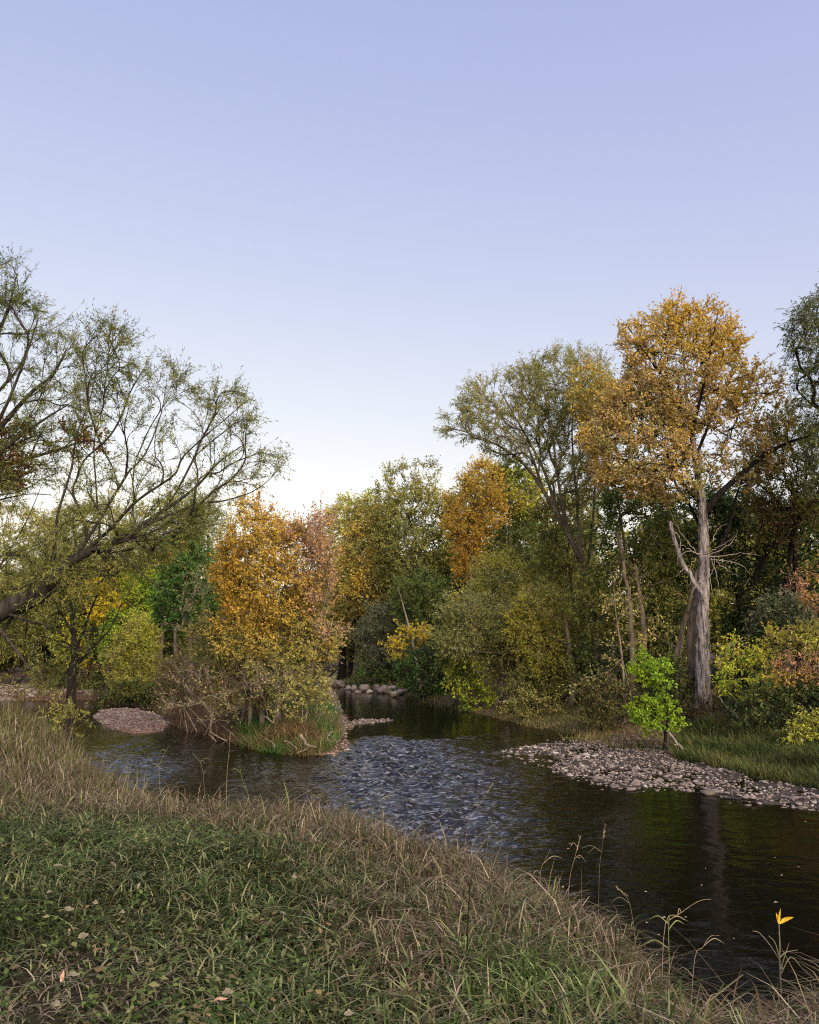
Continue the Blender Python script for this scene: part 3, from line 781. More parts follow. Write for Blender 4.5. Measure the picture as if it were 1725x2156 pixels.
tree('dogwood_tree', 'dark green tree filling the shade behind the leaning grey trunk', 'tree', 53, [([(830, 1230), (880, 1200), (945, 1220), (960, 1300), (940, 1400), (880, 1420), (840, 1370)], 1.0)],
     [(DARK, 2), (MID, 2), (MOSS, 3), (OLIVE, 1)], base=[895], r0=0.16, leaf=(0.17, 0.08), lai=3.2, twig=(6, 8, 0.7))
tree('birch_tree', 'small leaning tree with scattered yellow leaves on a pale grey trunk', 'tree', 46, [([(808, 1350), (840, 1320), (890, 1310), (930, 1315), (920, 1345), (870, 1360), (850, 1400), (815, 1390)], 1.0)],
     [(YELLOW, 3), (GOLD, 3), (LEMON, 3)], base=[886], trunk=[(878, 1400), (866, 1340), (852, 1285), (838, 1235)], r0=0.085, leaf=(0.15, 0.10), lai=1.6, twig=(5, 7, 0.5), clump=.5, bark=BARK_PALE)
tree('maple_tree', 'vivid orange maple with a rounded crown in front of the leaning willow', 'tree', 42,
     [([(935, 1110), (940, 1050), (975, 1000), (1015, 968), (1050, 985), (1058, 1040), (1068, 1100), (1040, 1120), (1010, 1150), (985, 1180), (950, 1150)], 1.0), ([(960, 1150), (1010, 1140), (1020, 1190), (985, 1245), (955, 1200)], .6)],
     [(OLIVE, 1.2), (GOLD, 3), (AMBER, 5), (ORANGE, 2)], base=[1000], r0=0.2, leaf=(0.115, 0.075), lai=3.6, twig=(6, 8, 0.6), clump=0.6)
tree('woodland_tree', 'broad olive tree filling the skyline gap behind the orange maple and the leaning willow', 'tree', 56, [([(930, 1070), (990, 1015), (1100, 1003), (1180, 1030), (1260, 1045), (1300, 1080), (1290, 1210), (1000, 1230), (930, 1180)], 1.0)],
     [(MOSS, 3), (OLIVE, 4), (KHAKI, 2), (GOLD, 1)], base=[1110], r0=0.25, leaf=(0.19, 0.10), lai=2.8, twig=(6, 8, 0.8), clump=.8)
tree('maple_tree', 'yellow-green maple half hidden by the leaning willow trunks', 'tree', 43, [([(1035, 985), (1075, 965), (1115, 990), (1140, 1030), (1130, 1080), (1090, 1090), (1050, 1080)], 1.0)],
     [(MID, 3), (MOSS, 2), (LEMON, 2), (GOLD, 2)], base=[1080], r0=0.16, leaf=(0.15, 0.10), lai=3.4, twig=(6, 8, 0.6), clump=0.6)
tree('willow_tree', 'dark green tree in the shade between orange maple and pale willow shrub', 'tree', 44, [([(1010, 1170), (1070, 1080), (1140, 1070), (1190, 1150), (1190, 1290), (1100, 1330), (1020, 1280)], 1.0)],
     [(DARK, 2), (MOSS, 4), (MID, 2), (OLIVE, 2), (GOLD, .6)], base=[1100], r0=0.16, leaf=(0.17, 0.07), lai=3.0, twig=(6, 8, 0.7))
tree('willow_shrub', 'large pale olive willow bush leaning over the right bank', 'shrub', 35,
     [([(985, 1250), (1000, 1200), (1040, 1170), (1090, 1190), (1115, 1240), (1100, 1290), (1030, 1300)], 1.0, .9), ([(918, 1340), (935, 1285), (975, 1255), (1025, 1290), (1035, 1350), (1000, 1395), (940, 1380)], 1.0, -.6),
      ([(1015, 1330), (1040, 1285), (1100, 1270), (1150, 1300), (1150, 1360), (1090, 1400), (1030, 1390)], 1.0, -.3), ([(1085, 1390), (1130, 1350), (1200, 1345), (1230, 1390), (1180, 1435), (1100, 1440)], .8, -.8),
      ([(975, 1400), (1030, 1370), (1090, 1390), (1080, 1440), (1010, 1430)], .7, .2)],
     [(MOSS, .8), (OLIVE, 3), (SAGE, 2.5), (KHAKI, 2.5), (LEMON, 3.5), (GOLD, 1.0)], base=[1040, 1080, 1120], r0=0.09, leaf=(0.15, 0.036), lai=3.0, twig=(7, 9, 0.75), clump=0.7, up=.35, grad=.3, uni=.2)
tree('willow_shrub', 'yellowing willow clump on the right flank of the pale olive bush', 'shrub', 33.5, [([(1075, 1300), (1110, 1240), (1150, 1230), (1200, 1280), (1235, 1330), (1240, 1400), (1180, 1440), (1110, 1430), (1080, 1370)], 1.0)],
     [(MOSS, 1), (OLIVE, 3), (KHAKI, 3), (LEMON, 2), (GOLD, 2)], base=[1150, 1180], r0=0.06, leaf=(0.14, 0.034), lai=2.8, twig=(6, 9, 0.55), up=.3)
tree('hazel_shrub', 'dark green shrub low on the bank right of the boulders', 'shrub', 43, [([(835, 1400), (870, 1365), (920, 1360), (965, 1390), (975, 1440), (940, 1470), (880, 1462), (840, 1440)], 1.0)],
     [(GREEN, 3), (DARK, 3), (MID, 3)], base=[900, 930], r0=0.06, leaf=(0.15, 0.09), lai=3.0, twig=(6, 8, 0.5))
tree('hazel_shrub', 'lime green shrub drooping to the water under the pale olive bush', 'shrub', 35.5, [([(925, 1395), (960, 1350), (1010, 1350), (1045, 1400), (1055, 1450), (1040, 1490), (985, 1494), (965, 1460), (935, 1430)], 1.0)],
     [(LIME, 3), (LEMON, 2), (MID, 2), (OLIVE, 1)], base=[1000, 1020], r0=0.05, leaf=(0.12, 0.075), lai=2.9, twig=(6, 8, 0.45), droop=.3)
tree('hazel_shrub', 'olive shrub with dim leaves behind the mossy bank', 'shrub', 33, [([(1060, 1430), (1110, 1400), (1190, 1405), (1240, 1430), (1260, 1480), (1180, 1490), (1080, 1480)], 1.0)],
     [(MOSS, 3), (OLIVE, 3), (KHAKI, 2), (DARK, 2)], base=[1120, 1180], r0=0.05, leaf=(0.12, 0.05), lai=2.4, twig=(6, 8, 0.5), droop=.2)

# ---- the leaning willow right of centre
tree('willow_tree', 'tall willow with several trunks leaning left towards the open sky', 'tree', 33,
     [([(932, 885), (962, 850), (1000, 802), (1060, 792), (1092, 775), (1125, 758), (1150, 800), (1160, 900), (1140, 980), (1090, 985), (1020, 945), (990, 925), (940, 910)], 0.8),
      ([(1092, 775), (1130, 752), (1200, 733), (1262, 748), (1290, 790), (1300, 860), (1290, 980), (1250, 1090), (1190, 1090), (1140, 1000), (1120, 880)], 1.0, 0.4)],
     [(MOSS, 2), (OLIVE, 4), (KHAKI, 3), (SAGE, 1.5)], base=[1275], trunk=[(1255, 1330), (1228, 1200), (1190, 1110), (1150, 1045)], r0=0.19, bark=BARK,
     limbs=[([(1160, 1060), (1130, 1010), (1100, 975), (1060, 945), (1000, 918), (940, 900)], .09, .012), ([(1175, 1090), (1150, 1000, .4), (1110, 920, .6), (1075, 860, .7), (1050, 815, .7)], .075, .012),
            ([(1200, 1130), (1180, 1040, -.4), (1165, 930, -.6), (1150, 850, -.6), (1130, 790, -.7)], .075, .012), ([(1225, 1190), (1215, 1060, .5), (1205, 920, .8), (1210, 800, .9)], .075, .012),
            ([(1235, 1220), (1250, 1080, -.4), (1255, 940, -.6), (1262, 820, -.6)], .065, .012), ([(1140, 1020), (1120, 960, -.6), (1090, 900, -.9), (1020, 850, -1)], .06, .012)],
     leaf=(0.14, 0.030), lai=2.1, thick=2.0, twig=(6, 9, 0.65), clump=0.55, align=2.2, up=.25, grad=.2, sag=.05, wob=.02)
tree('poplar_tree', 'thin orange-leaved tree between leaning willow and tall amber cottonwood', 'tree', 31,
     [([(1195, 800), (1230, 760), (1270, 790), (1320, 820), (1330, 900), (1290, 960), (1240, 930), (1205, 870)], 1.0), ([(1230, 940), (1300, 950), (1340, 1010), (1290, 1060), (1235, 1020)], 0.5)],
     [(TAN, 4), (AMBER, 2), (GOLD, 2), (KHAKI, 3)], base=[1330], trunk=[(1335, 1350), (1322, 1200), (1300, 1050), (1280, 960)], r0=0.08, leaf=(0.10, 0.075), lai=2.2, twig=(5, 8, 0.5), clump=.5, bark=BARK_TAN)

# ---- the cottonwood
tree('cottonwood_tree', 'tall amber cottonwood with a thick furrowed pale trunk on the right bank', 'tree', 25.8,
     [([(1300, 700), (1322, 676), (1372, 668), (1400, 650), (1432, 626), (1455, 652), (1490, 640), (1520, 655), (1562, 705), (1572, 752), (1545, 800), (1560, 860), (1520, 900), (1440, 920), (1360, 880), (1320, 820), (1308, 760)], 1.0),
      ([(1245, 900), (1285, 830), (1330, 800), (1390, 850), (1440, 900), (1480, 960), (1470, 1045), (1420, 1062), (1340, 1045), (1255, 1010), (1215, 930)], 1.0, -.4),
      ([(1545, 800), (1590, 760), (1640, 770), (1672, 830), (1680, 930), (1640, 1000), (1570, 1040), (1490, 1040), (1490, 960), (1530, 890)], 0.48, 1.0)],
     [(OLIVE, 1.6), (KHAKI, 2.5), (TAN, 3), (GOLD, 4), (AMBER, 4), (TAN, .6)], base=[1481], trunk=[(1480, 1420), (1479, 1340), (1480, 1250), (1482, 1180), (1481, 1110), (1477, 1050), (1464, 960), (1448, 860), (1440, 760)], r0=0.195, bark=BARK_COTTON,
     limbs=[([(1484, 1080), (1520, 1035), (1560, 1000), (1615, 955), (1665, 932), (1705, 918)], .105, .03),
            ([(1486, 1180), (1510, 1165, .5), (1535, 1110, .9), (1550, 1050, 1.1), (1575, 980, 1.2)], .07, .02),
            ([(1476, 1060), (1430, 1010, -.5), (1400, 950, -.8), (1350, 900, -1)], .055, .012),
            ([(1462, 970), (1495, 890, .5), (1530, 820, .8), (1560, 760, .9)], .055, .012),
            ([(1450, 880), (1400, 800, -.6), (1350, 730, -.9), (1325, 690, -1)], .055, .01),
            ([(1455, 920), (1480, 820, -.8), (1500, 720, -1.1), (1510, 665, -1.1)], .05, .01), ([(1480, 1120), (1450, 1060, .6), (1415, 1000, 1.0), (1380, 860, 1.3)], .055, .012)],
     leaf=(0.075, 0.058), lai=3.9, thick=1.9, limb_bark=BARK_DARK, twig=(7, 9, 0.42), clump=0.42, grad=0.25, up=.45, ridge=0.2, sides=12)
cotton = bpy.data.objects['cottonwood_tree.004'] if 'cottonwood_tree.004' in bpy.data.objects else None
for o_ in bpy.data.objects:
    if o_.type == 'EMPTY' and str(o_.get('label', '')).startswith('tall amber cottonwood'): cotton = o_
c0 = np.array(cotton.location)
def stick(name, pts, D, ra, rb, m, parent=None, org=None, K=14, sides=8, jit=0.012, seed=1, ridge=0.0):
    rng = np.random.default_rng(seed)
    S = spline([P(t[0], t[1], D + (t[2] if len(t) > 2 else 0)) for t in pts], K)
    S[1:] += rng.normal(0, jit, S[1:].shape)
    V, F = tubes(S[None], np.linspace(ra, rb, K)[None], sides, ridge)
    return V, F
def part_sticks(name, specs, m, parent, org, **k):
    g = Geo()
    for i, (pts, D, ra, rb) in enumerate(specs): g.add(*stick(name, pts, D, ra, rb, m, seed=i + 3, **k))
    V, F = g.get()
    return new_mesh(name, V - org, F, m, parent, smooth=True)
o = part_sticks('dead_limb', [([(1482, 1262), (1462, 1225), (1440, 1192), (1424, 1150), (1414, 1112), (1413, 1098)], 25.5, .085, .055),
                              ([(1413, 1110), (1408, 1100), (1404, 1094)], 25.45, .02, .008), ([(1443, 1195), (1432, 1205), (1424, 1214)], 25.4, .02, .005),
                              ([(1419, 1118), (1430, 1130), (1434, 1150), (1430, 1175)], 25.3, .022, .008)], BARK_COTTON, cotton, c0, ridge=.18, sides=12)
o['label'] = 'broken barkless limb with a snapped top on the left of the trunk'
tw = [([(1475, 1172), (1520, 1170), (1555, 1166), (1603, 1169)], .022, .006), ([(1490, 1172), (1530, 1150), (1548, 1130), (1553, 1118)], .018, .005), ([(1490, 1165), (1515, 1150), (1542, 1135)], .015, .005),
      ([(1500, 1140), (1508, 1120), (1520, 1108), (1532, 1104)], .016, .005), ([(1495, 1178), (1530, 1180), (1560, 1190), (1578, 1205), (1574, 1225), (1565, 1236)], .015, .004),
      ([(1492, 1180), (1494, 1210), (1500, 1255)], .018, .005), ([(1498, 1175), (1510, 1215), (1515, 1250), (1522, 1258)], .015, .004), ([(1505, 1172), (1500, 1205), (1485, 1225)], .016, .004),
      ([(1480, 1170), (1450, 1160), (1430, 1172), (1425, 1190)], .024, .006), ([(1470, 1168), (1440, 1150), (1415, 1146)], .016, .004), ([(1465, 1165), (1440, 1130), (1420, 1100), (1405, 1060)], .016, .004),
      ([(1465, 1175), (1455, 1195), (1458, 1220), (1448, 1235)], .014, .004), ([(1508, 1180), (1530, 1200), (1555, 1212)], .013, .004), ([(1480, 1210), (1465, 1235), (1455, 1250)], .02, .006),
      ([(1488, 1320), (1496, 1360), (1490, 1410), (1500, 1440), (1512, 1465)], .014, .005)]
o = part_sticks('dead_twigs', [(a, 25.35 + 0.05 * (i % 3), b, c) for i, (a, b, c) in enumerate((q[0], q[1] * .75, q[2] * .75) for q in tw)], BARK_PALE, cotton, c0, sides=5, jit=.018)
o['label'] = 'whorl of bare bleached twigs halfway up the trunk'
part_sticks('side_trunk', [([(1462, 1515), (1458, 1420), (1456, 1340), (1462, 1280), (1472, 1230)], 26.4, .16, .10)], BARK, cotton, c0, ridge=.12, sides=24, K=30)

# ---- right bank woods and shrubs
tree('willow_tree', 'dark willow towering at the right edge behind the amber cottonwood', 'tree', 24,
     [([(1655, 690), (1668, 672), (1700, 640), (1730, 590), (1830, 560), (1960, 640), (2000, 1000), (1850, 1150), (1740, 1090), (1700, 1000), (1690, 900), (1672, 800)], 1.0)],
     [(DARK, 2), (GREY, 3), (MOSS, 3), (OLIVE, 2)], base=[1800], r0=0.28, leaf=(0.13, 0.03), lai=1.9, thick=1.9, twig=(6, 9, 0.6), droop=.3, bark=BARK_DARK, clump=.5)
tree('willow_tree', 'shadowy tree just right of the cottonwood crown with dull bronze leaves', 'tree', 28,
     [([(1600, 900), (1650, 860), (1700, 900), (1740, 1000), (1740, 1120), (1660, 1160), (1580, 1120), (1560, 1040)], 1.0)],
     [(MOSS, 3), (OLIVE, 3), (BROWN, 2), (TAN, 1)], base=[1690], r0=0.16, leaf=(0.12, 0.05), lai=2.4, twig=(6, 8, 0.6), bark=BARK_DARK)
for i, (poly, bx, D, lab, pal, la) in enumerate((
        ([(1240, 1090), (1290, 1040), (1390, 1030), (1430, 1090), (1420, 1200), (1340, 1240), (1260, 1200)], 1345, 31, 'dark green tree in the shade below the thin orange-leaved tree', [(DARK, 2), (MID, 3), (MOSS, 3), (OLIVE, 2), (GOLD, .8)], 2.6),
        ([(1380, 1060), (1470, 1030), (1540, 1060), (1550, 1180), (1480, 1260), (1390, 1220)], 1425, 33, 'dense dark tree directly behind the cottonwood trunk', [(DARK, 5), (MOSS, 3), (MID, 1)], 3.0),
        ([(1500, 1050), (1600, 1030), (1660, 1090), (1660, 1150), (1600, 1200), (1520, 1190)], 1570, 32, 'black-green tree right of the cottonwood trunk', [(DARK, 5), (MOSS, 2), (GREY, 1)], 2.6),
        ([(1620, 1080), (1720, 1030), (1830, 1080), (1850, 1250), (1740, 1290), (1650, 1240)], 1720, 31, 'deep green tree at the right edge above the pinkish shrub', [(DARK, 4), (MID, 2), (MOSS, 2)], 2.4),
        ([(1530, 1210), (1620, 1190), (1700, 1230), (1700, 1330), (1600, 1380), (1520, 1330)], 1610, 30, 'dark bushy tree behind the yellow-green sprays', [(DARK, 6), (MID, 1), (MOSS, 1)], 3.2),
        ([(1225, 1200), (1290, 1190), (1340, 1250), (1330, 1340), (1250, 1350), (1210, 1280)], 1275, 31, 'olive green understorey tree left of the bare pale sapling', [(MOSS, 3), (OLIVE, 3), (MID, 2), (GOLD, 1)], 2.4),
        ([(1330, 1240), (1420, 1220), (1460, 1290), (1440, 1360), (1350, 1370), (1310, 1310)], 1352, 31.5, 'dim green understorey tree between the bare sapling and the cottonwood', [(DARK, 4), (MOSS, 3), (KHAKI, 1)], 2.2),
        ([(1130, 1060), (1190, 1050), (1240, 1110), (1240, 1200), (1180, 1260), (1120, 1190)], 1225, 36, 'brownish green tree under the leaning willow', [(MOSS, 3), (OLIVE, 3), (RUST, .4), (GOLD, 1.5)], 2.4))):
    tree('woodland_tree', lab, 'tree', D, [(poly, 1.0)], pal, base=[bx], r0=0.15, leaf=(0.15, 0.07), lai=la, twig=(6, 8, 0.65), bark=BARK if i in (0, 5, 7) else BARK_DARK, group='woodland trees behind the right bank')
# slim trunks of the wood
trunks = [(([(1331, 1480), (1332, 1370), (1326, 1270), (1314, 1195), (1300, 1120)]), 28.5, .085, 'pale slim trunk standing beside the bare sapling', BARK_TAN),
          (([(1357, 1470), (1356, 1340), (1347, 1250), (1338, 1190)]), 29.5, .10, 'greyish slim trunk in shade just right of the pale slim trunk', BARK_TAN),
          (([(1402, 1480), (1425, 1380), (1452, 1270), (1468, 1200)]), 27.2, .10, 'grey trunk leaning right against the cottonwood', BARK),
          (([(1418, 1500), (1424, 1420), (1436, 1340)]), 27.6, .085, 'short pale trunk in front of the leaning grey trunk', BARK_PALE),
          (([(1203, 1475), (1204, 1420), (1200, 1370), (1190, 1300)]), 32, .10, 'thin brown trunk rising from the mossy bank behind the olive shrub', BARK_TAN),
          (([(1265, 1450), (1250, 1330), (1240, 1230), (1215, 1120)]), 32.5, .11, 'dark trunk leaning left among the understorey', BARK),
          (([(1560, 1480), (1570, 1350), (1590, 1220), (1640, 1120)]), 29, .12, 'dark forked trunk in the gloom right of the cottonwood', BARK_DARK),
          (([(1640, 1480), (1650, 1300), (1665, 1160), (1690, 1050)]), 28, .11, 'black trunk in front of the bright sky chinks at right', BARK_DARK),
          (([(1590, 1470), (1560, 1300), (1545, 1200), (1520, 1100)]), 30, .09, 'dark trunk crossing towards the cottonwood in the shade', BARK_DARK),
          (([(720, 1425), (722, 1390), (718, 1340)]), 67, .32, 'stout dark trunk in the hollow at the end of the channel', BARK_DARK),
          (([(738, 1425), (742, 1390), (750, 1340)]), 68, .16, 'thin dark trunk in the hollow at the end of the channel', BARK_DARK)]
for i, (pts, D, r, lab, bk) in enumerate(trunks):
    x = base_x(pts[0][0], D, 0.6); b = np.array([x, D, gz(x, D)])
    S = spline([b - [0, 0, .1]] + [P(u, v, D) for u, v in pts[1:]], 20)
    rng = np.random.default_rng(i + 40); S[2:] += rng.normal(0, .015, S[2:].shape)
    t = thing('woodland_tree', b, lab, 'tree', 'slim trunks of the riverside wood')
    V, F = tubes(S[None], np.linspace(r * 1.15, r * .6, 20)[None], 12, .12)
    new_mesh('trunk', V - b, F, bk, t, smooth=True)
    # a few branches with sparse leaves from the upper part
    g = Geo(); pts_, dirs = [], []
    for k in range(9):
        f = rng.uniform(.45, 1); p = S[int(f * 19)]
        d = unit(np.array([rng.normal(0, 1), rng.normal(0, 1), rng.uniform(.1, .8)])); L = rng.uniform(.6, 1.5)
        q = np.stack([p, p + d * L * .5, p + d * L + np.array([0, 0, .15])])
        g.add(*tubes(spline(q, 6)[None], np.linspace(r * .25, .006, 6)[None], 5))
        m_ = rng.uniform(.3, 1, 40); pts_.append(p + d * (L * m_)[:, None] + rng.normal(0, .14, (40, 3)))
    V, F = g.get(); new_mesh('branches', V - b, F, bk, t, smooth=True)
    B = np.concatenate(pts_); n = len(B)
    LV, LF = leaf_quads(B, unit(rng.normal(0, 1, (n, 3)) + [0, 0, -.3]), unit(rng.normal(0, .6, (n, 3)) + [0, 0, .6]), rng.uniform(.07, .13, n), rng.uniform(.03, .07, n))
    new_mesh('crown', LV - b, LF, LEAF, t, col=pick([(MOSS, 3), (OLIVE, 3), (GOLD, 1)], rng.random(n), rng))

tree('bare_sapling', 'pale branching sapling with only a few tan leaves left of the bright green sapling', 'tree', 26.5,
     [([(1240, 1330), (1262, 1260), (1290, 1205), (1330, 1230), (1372, 1270), (1420, 1320), (1410, 1350), (1350, 1400), (1270, 1390)], 1.0), ([(1150, 1440), (1200, 1400), (1280, 1385), (1330, 1400), (1320, 1480), (1230, 1490)], .7)],
     [(TAN, 2), (KHAKI, 4), (GOLD, 1)], base=[1316, 1338], trunk=[(1314, 1440), (1308, 1370), (1298, 1300), (1292, 1240)], r0=0.042, leaf=(0.085, 0.06), lai=0.22, twig=(5, 4, 0.5), bark=BARK_TAN, rtip=.0055, thick=.9)
lime = tree('maple_sapling', 'vivid lime green sapling in two rounded tiers at the edge of the gravel bar', 'tree', 22,
     [([(1316, 1398), (1350, 1376), (1402, 1378), (1412, 1415), (1424, 1448), (1385, 1456), (1345, 1432)], 1.0), ([(1318, 1486), (1350, 1470), (1380, 1462), (1420, 1472), (1446, 1505), (1440, 1528), (1405, 1545), (1358, 1540), (1330, 1510)], 1.0)],
     [(MID, 1.0), (LIME, 5), ((.30, .40, .025), 3), (LEMON, .8)], base=[1398], trunk=[(1402, 1535), (1408, 1505), (1398, 1465), (1385, 1425)], r0=0.04, leaf=(0.075, 0.05), lai=3.0, thick=.7, twig=(6, 9, 0.22), clump=.3, bark=BARK_DARK, cap=30000)
for nm, lab, D, cr, pal, bs, lf, la, kw in (
        ('hazel_shrub', 'yellow and green layered sprays right of the cottonwood trunk', 23.5, [([(1505, 1400), (1540, 1345), (1580, 1350), (1640, 1370), (1650, 1420), (1600, 1470), (1540, 1480), (1508, 1440)], 1.0), ([(1570, 1330), (1600, 1318), (1650, 1330), (1640, 1360), (1590, 1370)], .7)],
         [(LIME, 2), (LEMON, 3), (GOLD, 2), (MID, 2.5)], [1570, 1600], (.095, .045), 1.2, dict(up=.1)),
        ('sumac_shrub', 'coral pink feathery shrub running off the right edge', 22, [([(1615, 1400), (1640, 1365), (1700, 1380), (1780, 1390), (1800, 1440), (1700, 1440), (1640, 1430)], 1.0), ([(1652, 1230), (1690, 1205), (1760, 1200), (1800, 1270), (1740, 1310), (1700, 1290)], 1.0)],
         [(ROSE, 4), ((0.40, 0.22, 0.13), 3), (AMBER, 1.5), (OLIVE, 1.5)], [1740], (.095, .028), .8, dict(up=.15)),
        ('sumac_shrub', 'golden shrub between the two coral pink sprays', 22.8, [([(1640, 1345), (1680, 1320), (1760, 1300), (1800, 1370), (1740, 1390), (1660, 1375)], 1.0)],
         [(GOLD, 3), (KHAKI, 3), (LEMON, 1)], [1735], (.095, .04), 2.2, dict(up=.15)),
        ('dogwood_shrub', 'dull green rounded shrub behind the golden shrub', 24.5, [([(1590, 1270), (1650, 1250), (1720, 1270), (1730, 1350), (1640, 1370), (1590, 1330)], 1.0)], [(DARK, 3), (GREY, 4), (MID, 2)], [1665], (.10, .05), 2.8, {}),
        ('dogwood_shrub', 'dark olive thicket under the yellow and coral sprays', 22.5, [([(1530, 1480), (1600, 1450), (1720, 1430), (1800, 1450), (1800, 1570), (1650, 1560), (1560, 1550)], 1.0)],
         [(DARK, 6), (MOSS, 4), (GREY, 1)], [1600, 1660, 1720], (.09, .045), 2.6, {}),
        ('willow_shrub', 'pale green arching shrub low at the right edge by the grass strip', 20.3, [([(1655, 1545), (1690, 1510), (1760, 1500), (1800, 1580), (1720, 1590), (1670, 1575)], 1.0)],
         [(SAGE, 4), (LEMON, 2), (OLIVE, 2)], [1710, 1740], (.085, .03), 2.4, dict(droop=.4)),
        ('bramble_shrub', 'brown-green scrub at the foot of the cottonwood trunk', 25.2, [([(1440, 1490), (1490, 1480), (1540, 1490), (1560, 1540), (1500, 1555), (1450, 1545)], 1.0)], [(MOSS, 3), (BROWN, 3), (DARK, 2), (TAN, 1)], [1465, 1510, 1535], (.08, .04), 1.6, dict(thick=.5)),
        ('bramble_shrub', 'dim brambles left of the bright green sapling', 25.8, [([(1240, 1450), (1300, 1430), (1340, 1460), (1345, 1520), (1280, 1530), (1230, 1510)], 1.0)], [(MOSS, 3), (BROWN, 2), (DARK, 5), (KHAKI, .5)], [1270, 1310], (.085, .045), 2.0, {}),
        ('bramble_shrub', 'dark scrub between bright green sapling and leaning grey trunk', 26.5, [([(1350, 1400), (1430, 1390), (1470, 1420), (1465, 1510), (1390, 1520), (1345, 1480)], 1.0)], [(DARK, 4), (MOSS, 3), (BROWN, 2)], [1390, 1430], (.09, .05), 2.2, {}),
        ('bramble_shrub', 'low gold-flecked scrub on the mossy bank', 30, [([(1060, 1480), (1110, 1460), (1170, 1470), (1180, 1500), (1120, 1510), (1070, 1505)], 1.0)], [(MOSS, 3), (KHAKI, 3), (GOLD, 1)], [1100, 1150], (.09, .045), 1.5, dict(thick=.6)),
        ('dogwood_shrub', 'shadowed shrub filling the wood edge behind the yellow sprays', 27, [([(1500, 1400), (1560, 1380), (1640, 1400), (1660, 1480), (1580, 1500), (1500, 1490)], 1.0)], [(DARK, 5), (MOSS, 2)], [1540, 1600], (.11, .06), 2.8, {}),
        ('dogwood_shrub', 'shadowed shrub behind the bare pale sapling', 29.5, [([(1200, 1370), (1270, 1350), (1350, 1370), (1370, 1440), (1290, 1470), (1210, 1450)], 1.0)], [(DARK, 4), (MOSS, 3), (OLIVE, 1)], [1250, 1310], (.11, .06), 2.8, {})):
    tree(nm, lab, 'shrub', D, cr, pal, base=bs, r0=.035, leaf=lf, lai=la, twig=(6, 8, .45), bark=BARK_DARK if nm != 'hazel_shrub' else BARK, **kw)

# island and near-bank weeds that read as single plants
tree('weed_plant', 'leafy yellow-green weed on the near bank in front of the gravel islet', 'plant', 16.5, [([(95, 1500), (130, 1475), (185, 1480), (195, 1520), (175, 1555), (120, 1550)], 1.0)],
     [(KHAKI, 2), (OLIVE, 4), (MID, 2), (LEMON, .6)], base=[120, 145, 165], r0=.012, leaf=(.085, .02), lai=.55, twig=(4, 8, .3), rtip=.004)

# ---- woods behind everything: three kinds copied
rngW = np.random.default_rng(77)
protos = []
for i, (pal, lab) in enumerate((([(DARK, 3), (MOSS, 3), (OLIVE, 2)], 'dark green tree of the distant wood behind the riverside trees'),
                                ([(MOSS, 2), (OLIVE, 3), (KHAKI, 2)], 'olive tree of the distant wood behind the riverside trees'),
                                ([(KHAKI, 2), (GOLD, 1), (OLIVE, 3), (TAN, 1)], 'faded gold tree of the distant wood behind the riverside trees'))):
    protos.append(tree('distant_tree', lab, 'tree', 72, [([(760, 1300), (790, 1230), (860, 1190), (930, 1230), (960, 1300), (940, 1390), (780, 1390)], 1.0)], pal, base=[860], r0=.2, leaf=(.30, .16), lai=3.6,
                       twig=(6, 7, 1.0), clump=1.0, thick=3.0, group='trees of the distant wood', cap=16000))
def copy_tree(o):
    c = o.copy(); COL.objects.link(c)
    for ch in o.children:
        d = ch.copy(); COL.objects.link(d); d.parent = c
    return c
spots = []
for x in np.arange(-40, 50, 4.6): spots.append((x + rngW.normal(0, 1), 70 + rngW.uniform(-4, 6)))
for x in np.arange(2, 40, 4.2): spots.append((x + rngW.normal(0, .8), 46 + rngW.uniform(-3, 3) + max(0, (14 - x) * 1.2)))
for x in np.arange(-34, -9, 4.2): spots.append((x + rngW.normal(0, .8), 48 + rngW.uniform(-3, 3)))
for x in np.arange(-34, 8, 3.8): spots.append((x + rngW.normal(0, .7), 87 + rngW.uniform(-2, 3)))
for i, (x, y) in enumerate(spots):
    o = protos[i] if i < 3 else copy_tree(protos[int(rngW.integers(0, 3))])
    o.location = (x, y, gz(x, y)); o.rotation_euler = (0, 0, rngW.uniform(0, 6.28))
    s = rngW.uniform(.8, 1.15) * (1.0 if y > 60 else (.95 if x > 11 else .72)); o.scale = (s, s, s * rngW.uniform(.9, 1.1))

# ------------------------------------------------------------------ grass
def blades(B, h, w, leanaz, lean, droop, col):
    n = len(B)
    t = np.array([0, .38, .72, 1.0])
    wp = np.array([.85, 1, .7, .06])
    az = np.stack([np.cos(leanaz), np.sin(leanaz), np.zeros(n)], -1)
    hor = (h * lean)[:, None] * t[None] ** 1.7
    ver = h[:, None] * (t[None] - droop[:, None] * t[None] ** 2.6)
    c = B[:, None] + az[:, None] * hor[..., None] + np.array([0, 0, 1.0]) * ver[..., None]
    sd = np.stack([-np.sin(leanaz), np.cos(leanaz), np.zeros(n)], -1)
    hw = (w[:, None] * wp[None] * .5)[..., None] * sd[:, None]
    V = np.stack([c - hw, c + hw], 2).reshape(-1, 3)
    k = np.arange(n)[:, None] * 8
    F = np.concatenate([k + np.array([[0, 1, 3, 2]]), k + np.array([[2, 3, 5, 4]]), k + np.array([[4, 5, 7, 6]])], 1).reshape(-1, 4)
    return V, F, np.repeat(col, 3, 0)
def jitter(col, rng, a=.3):
    n = len(col)
    return np.clip(col * (1 + a * (rng.random((n, 1)) - .5) * 2) * (1 + .12 * (rng.random((n, 3)) - .5)), .005, .9)
def in_view(x, y, z, m=260):
    u, v = proj(np.stack([x, y, z], -1))
    return (u > -m) & (u < 1725 + m) & (v < 2156 + 500) & (y > 1.5)
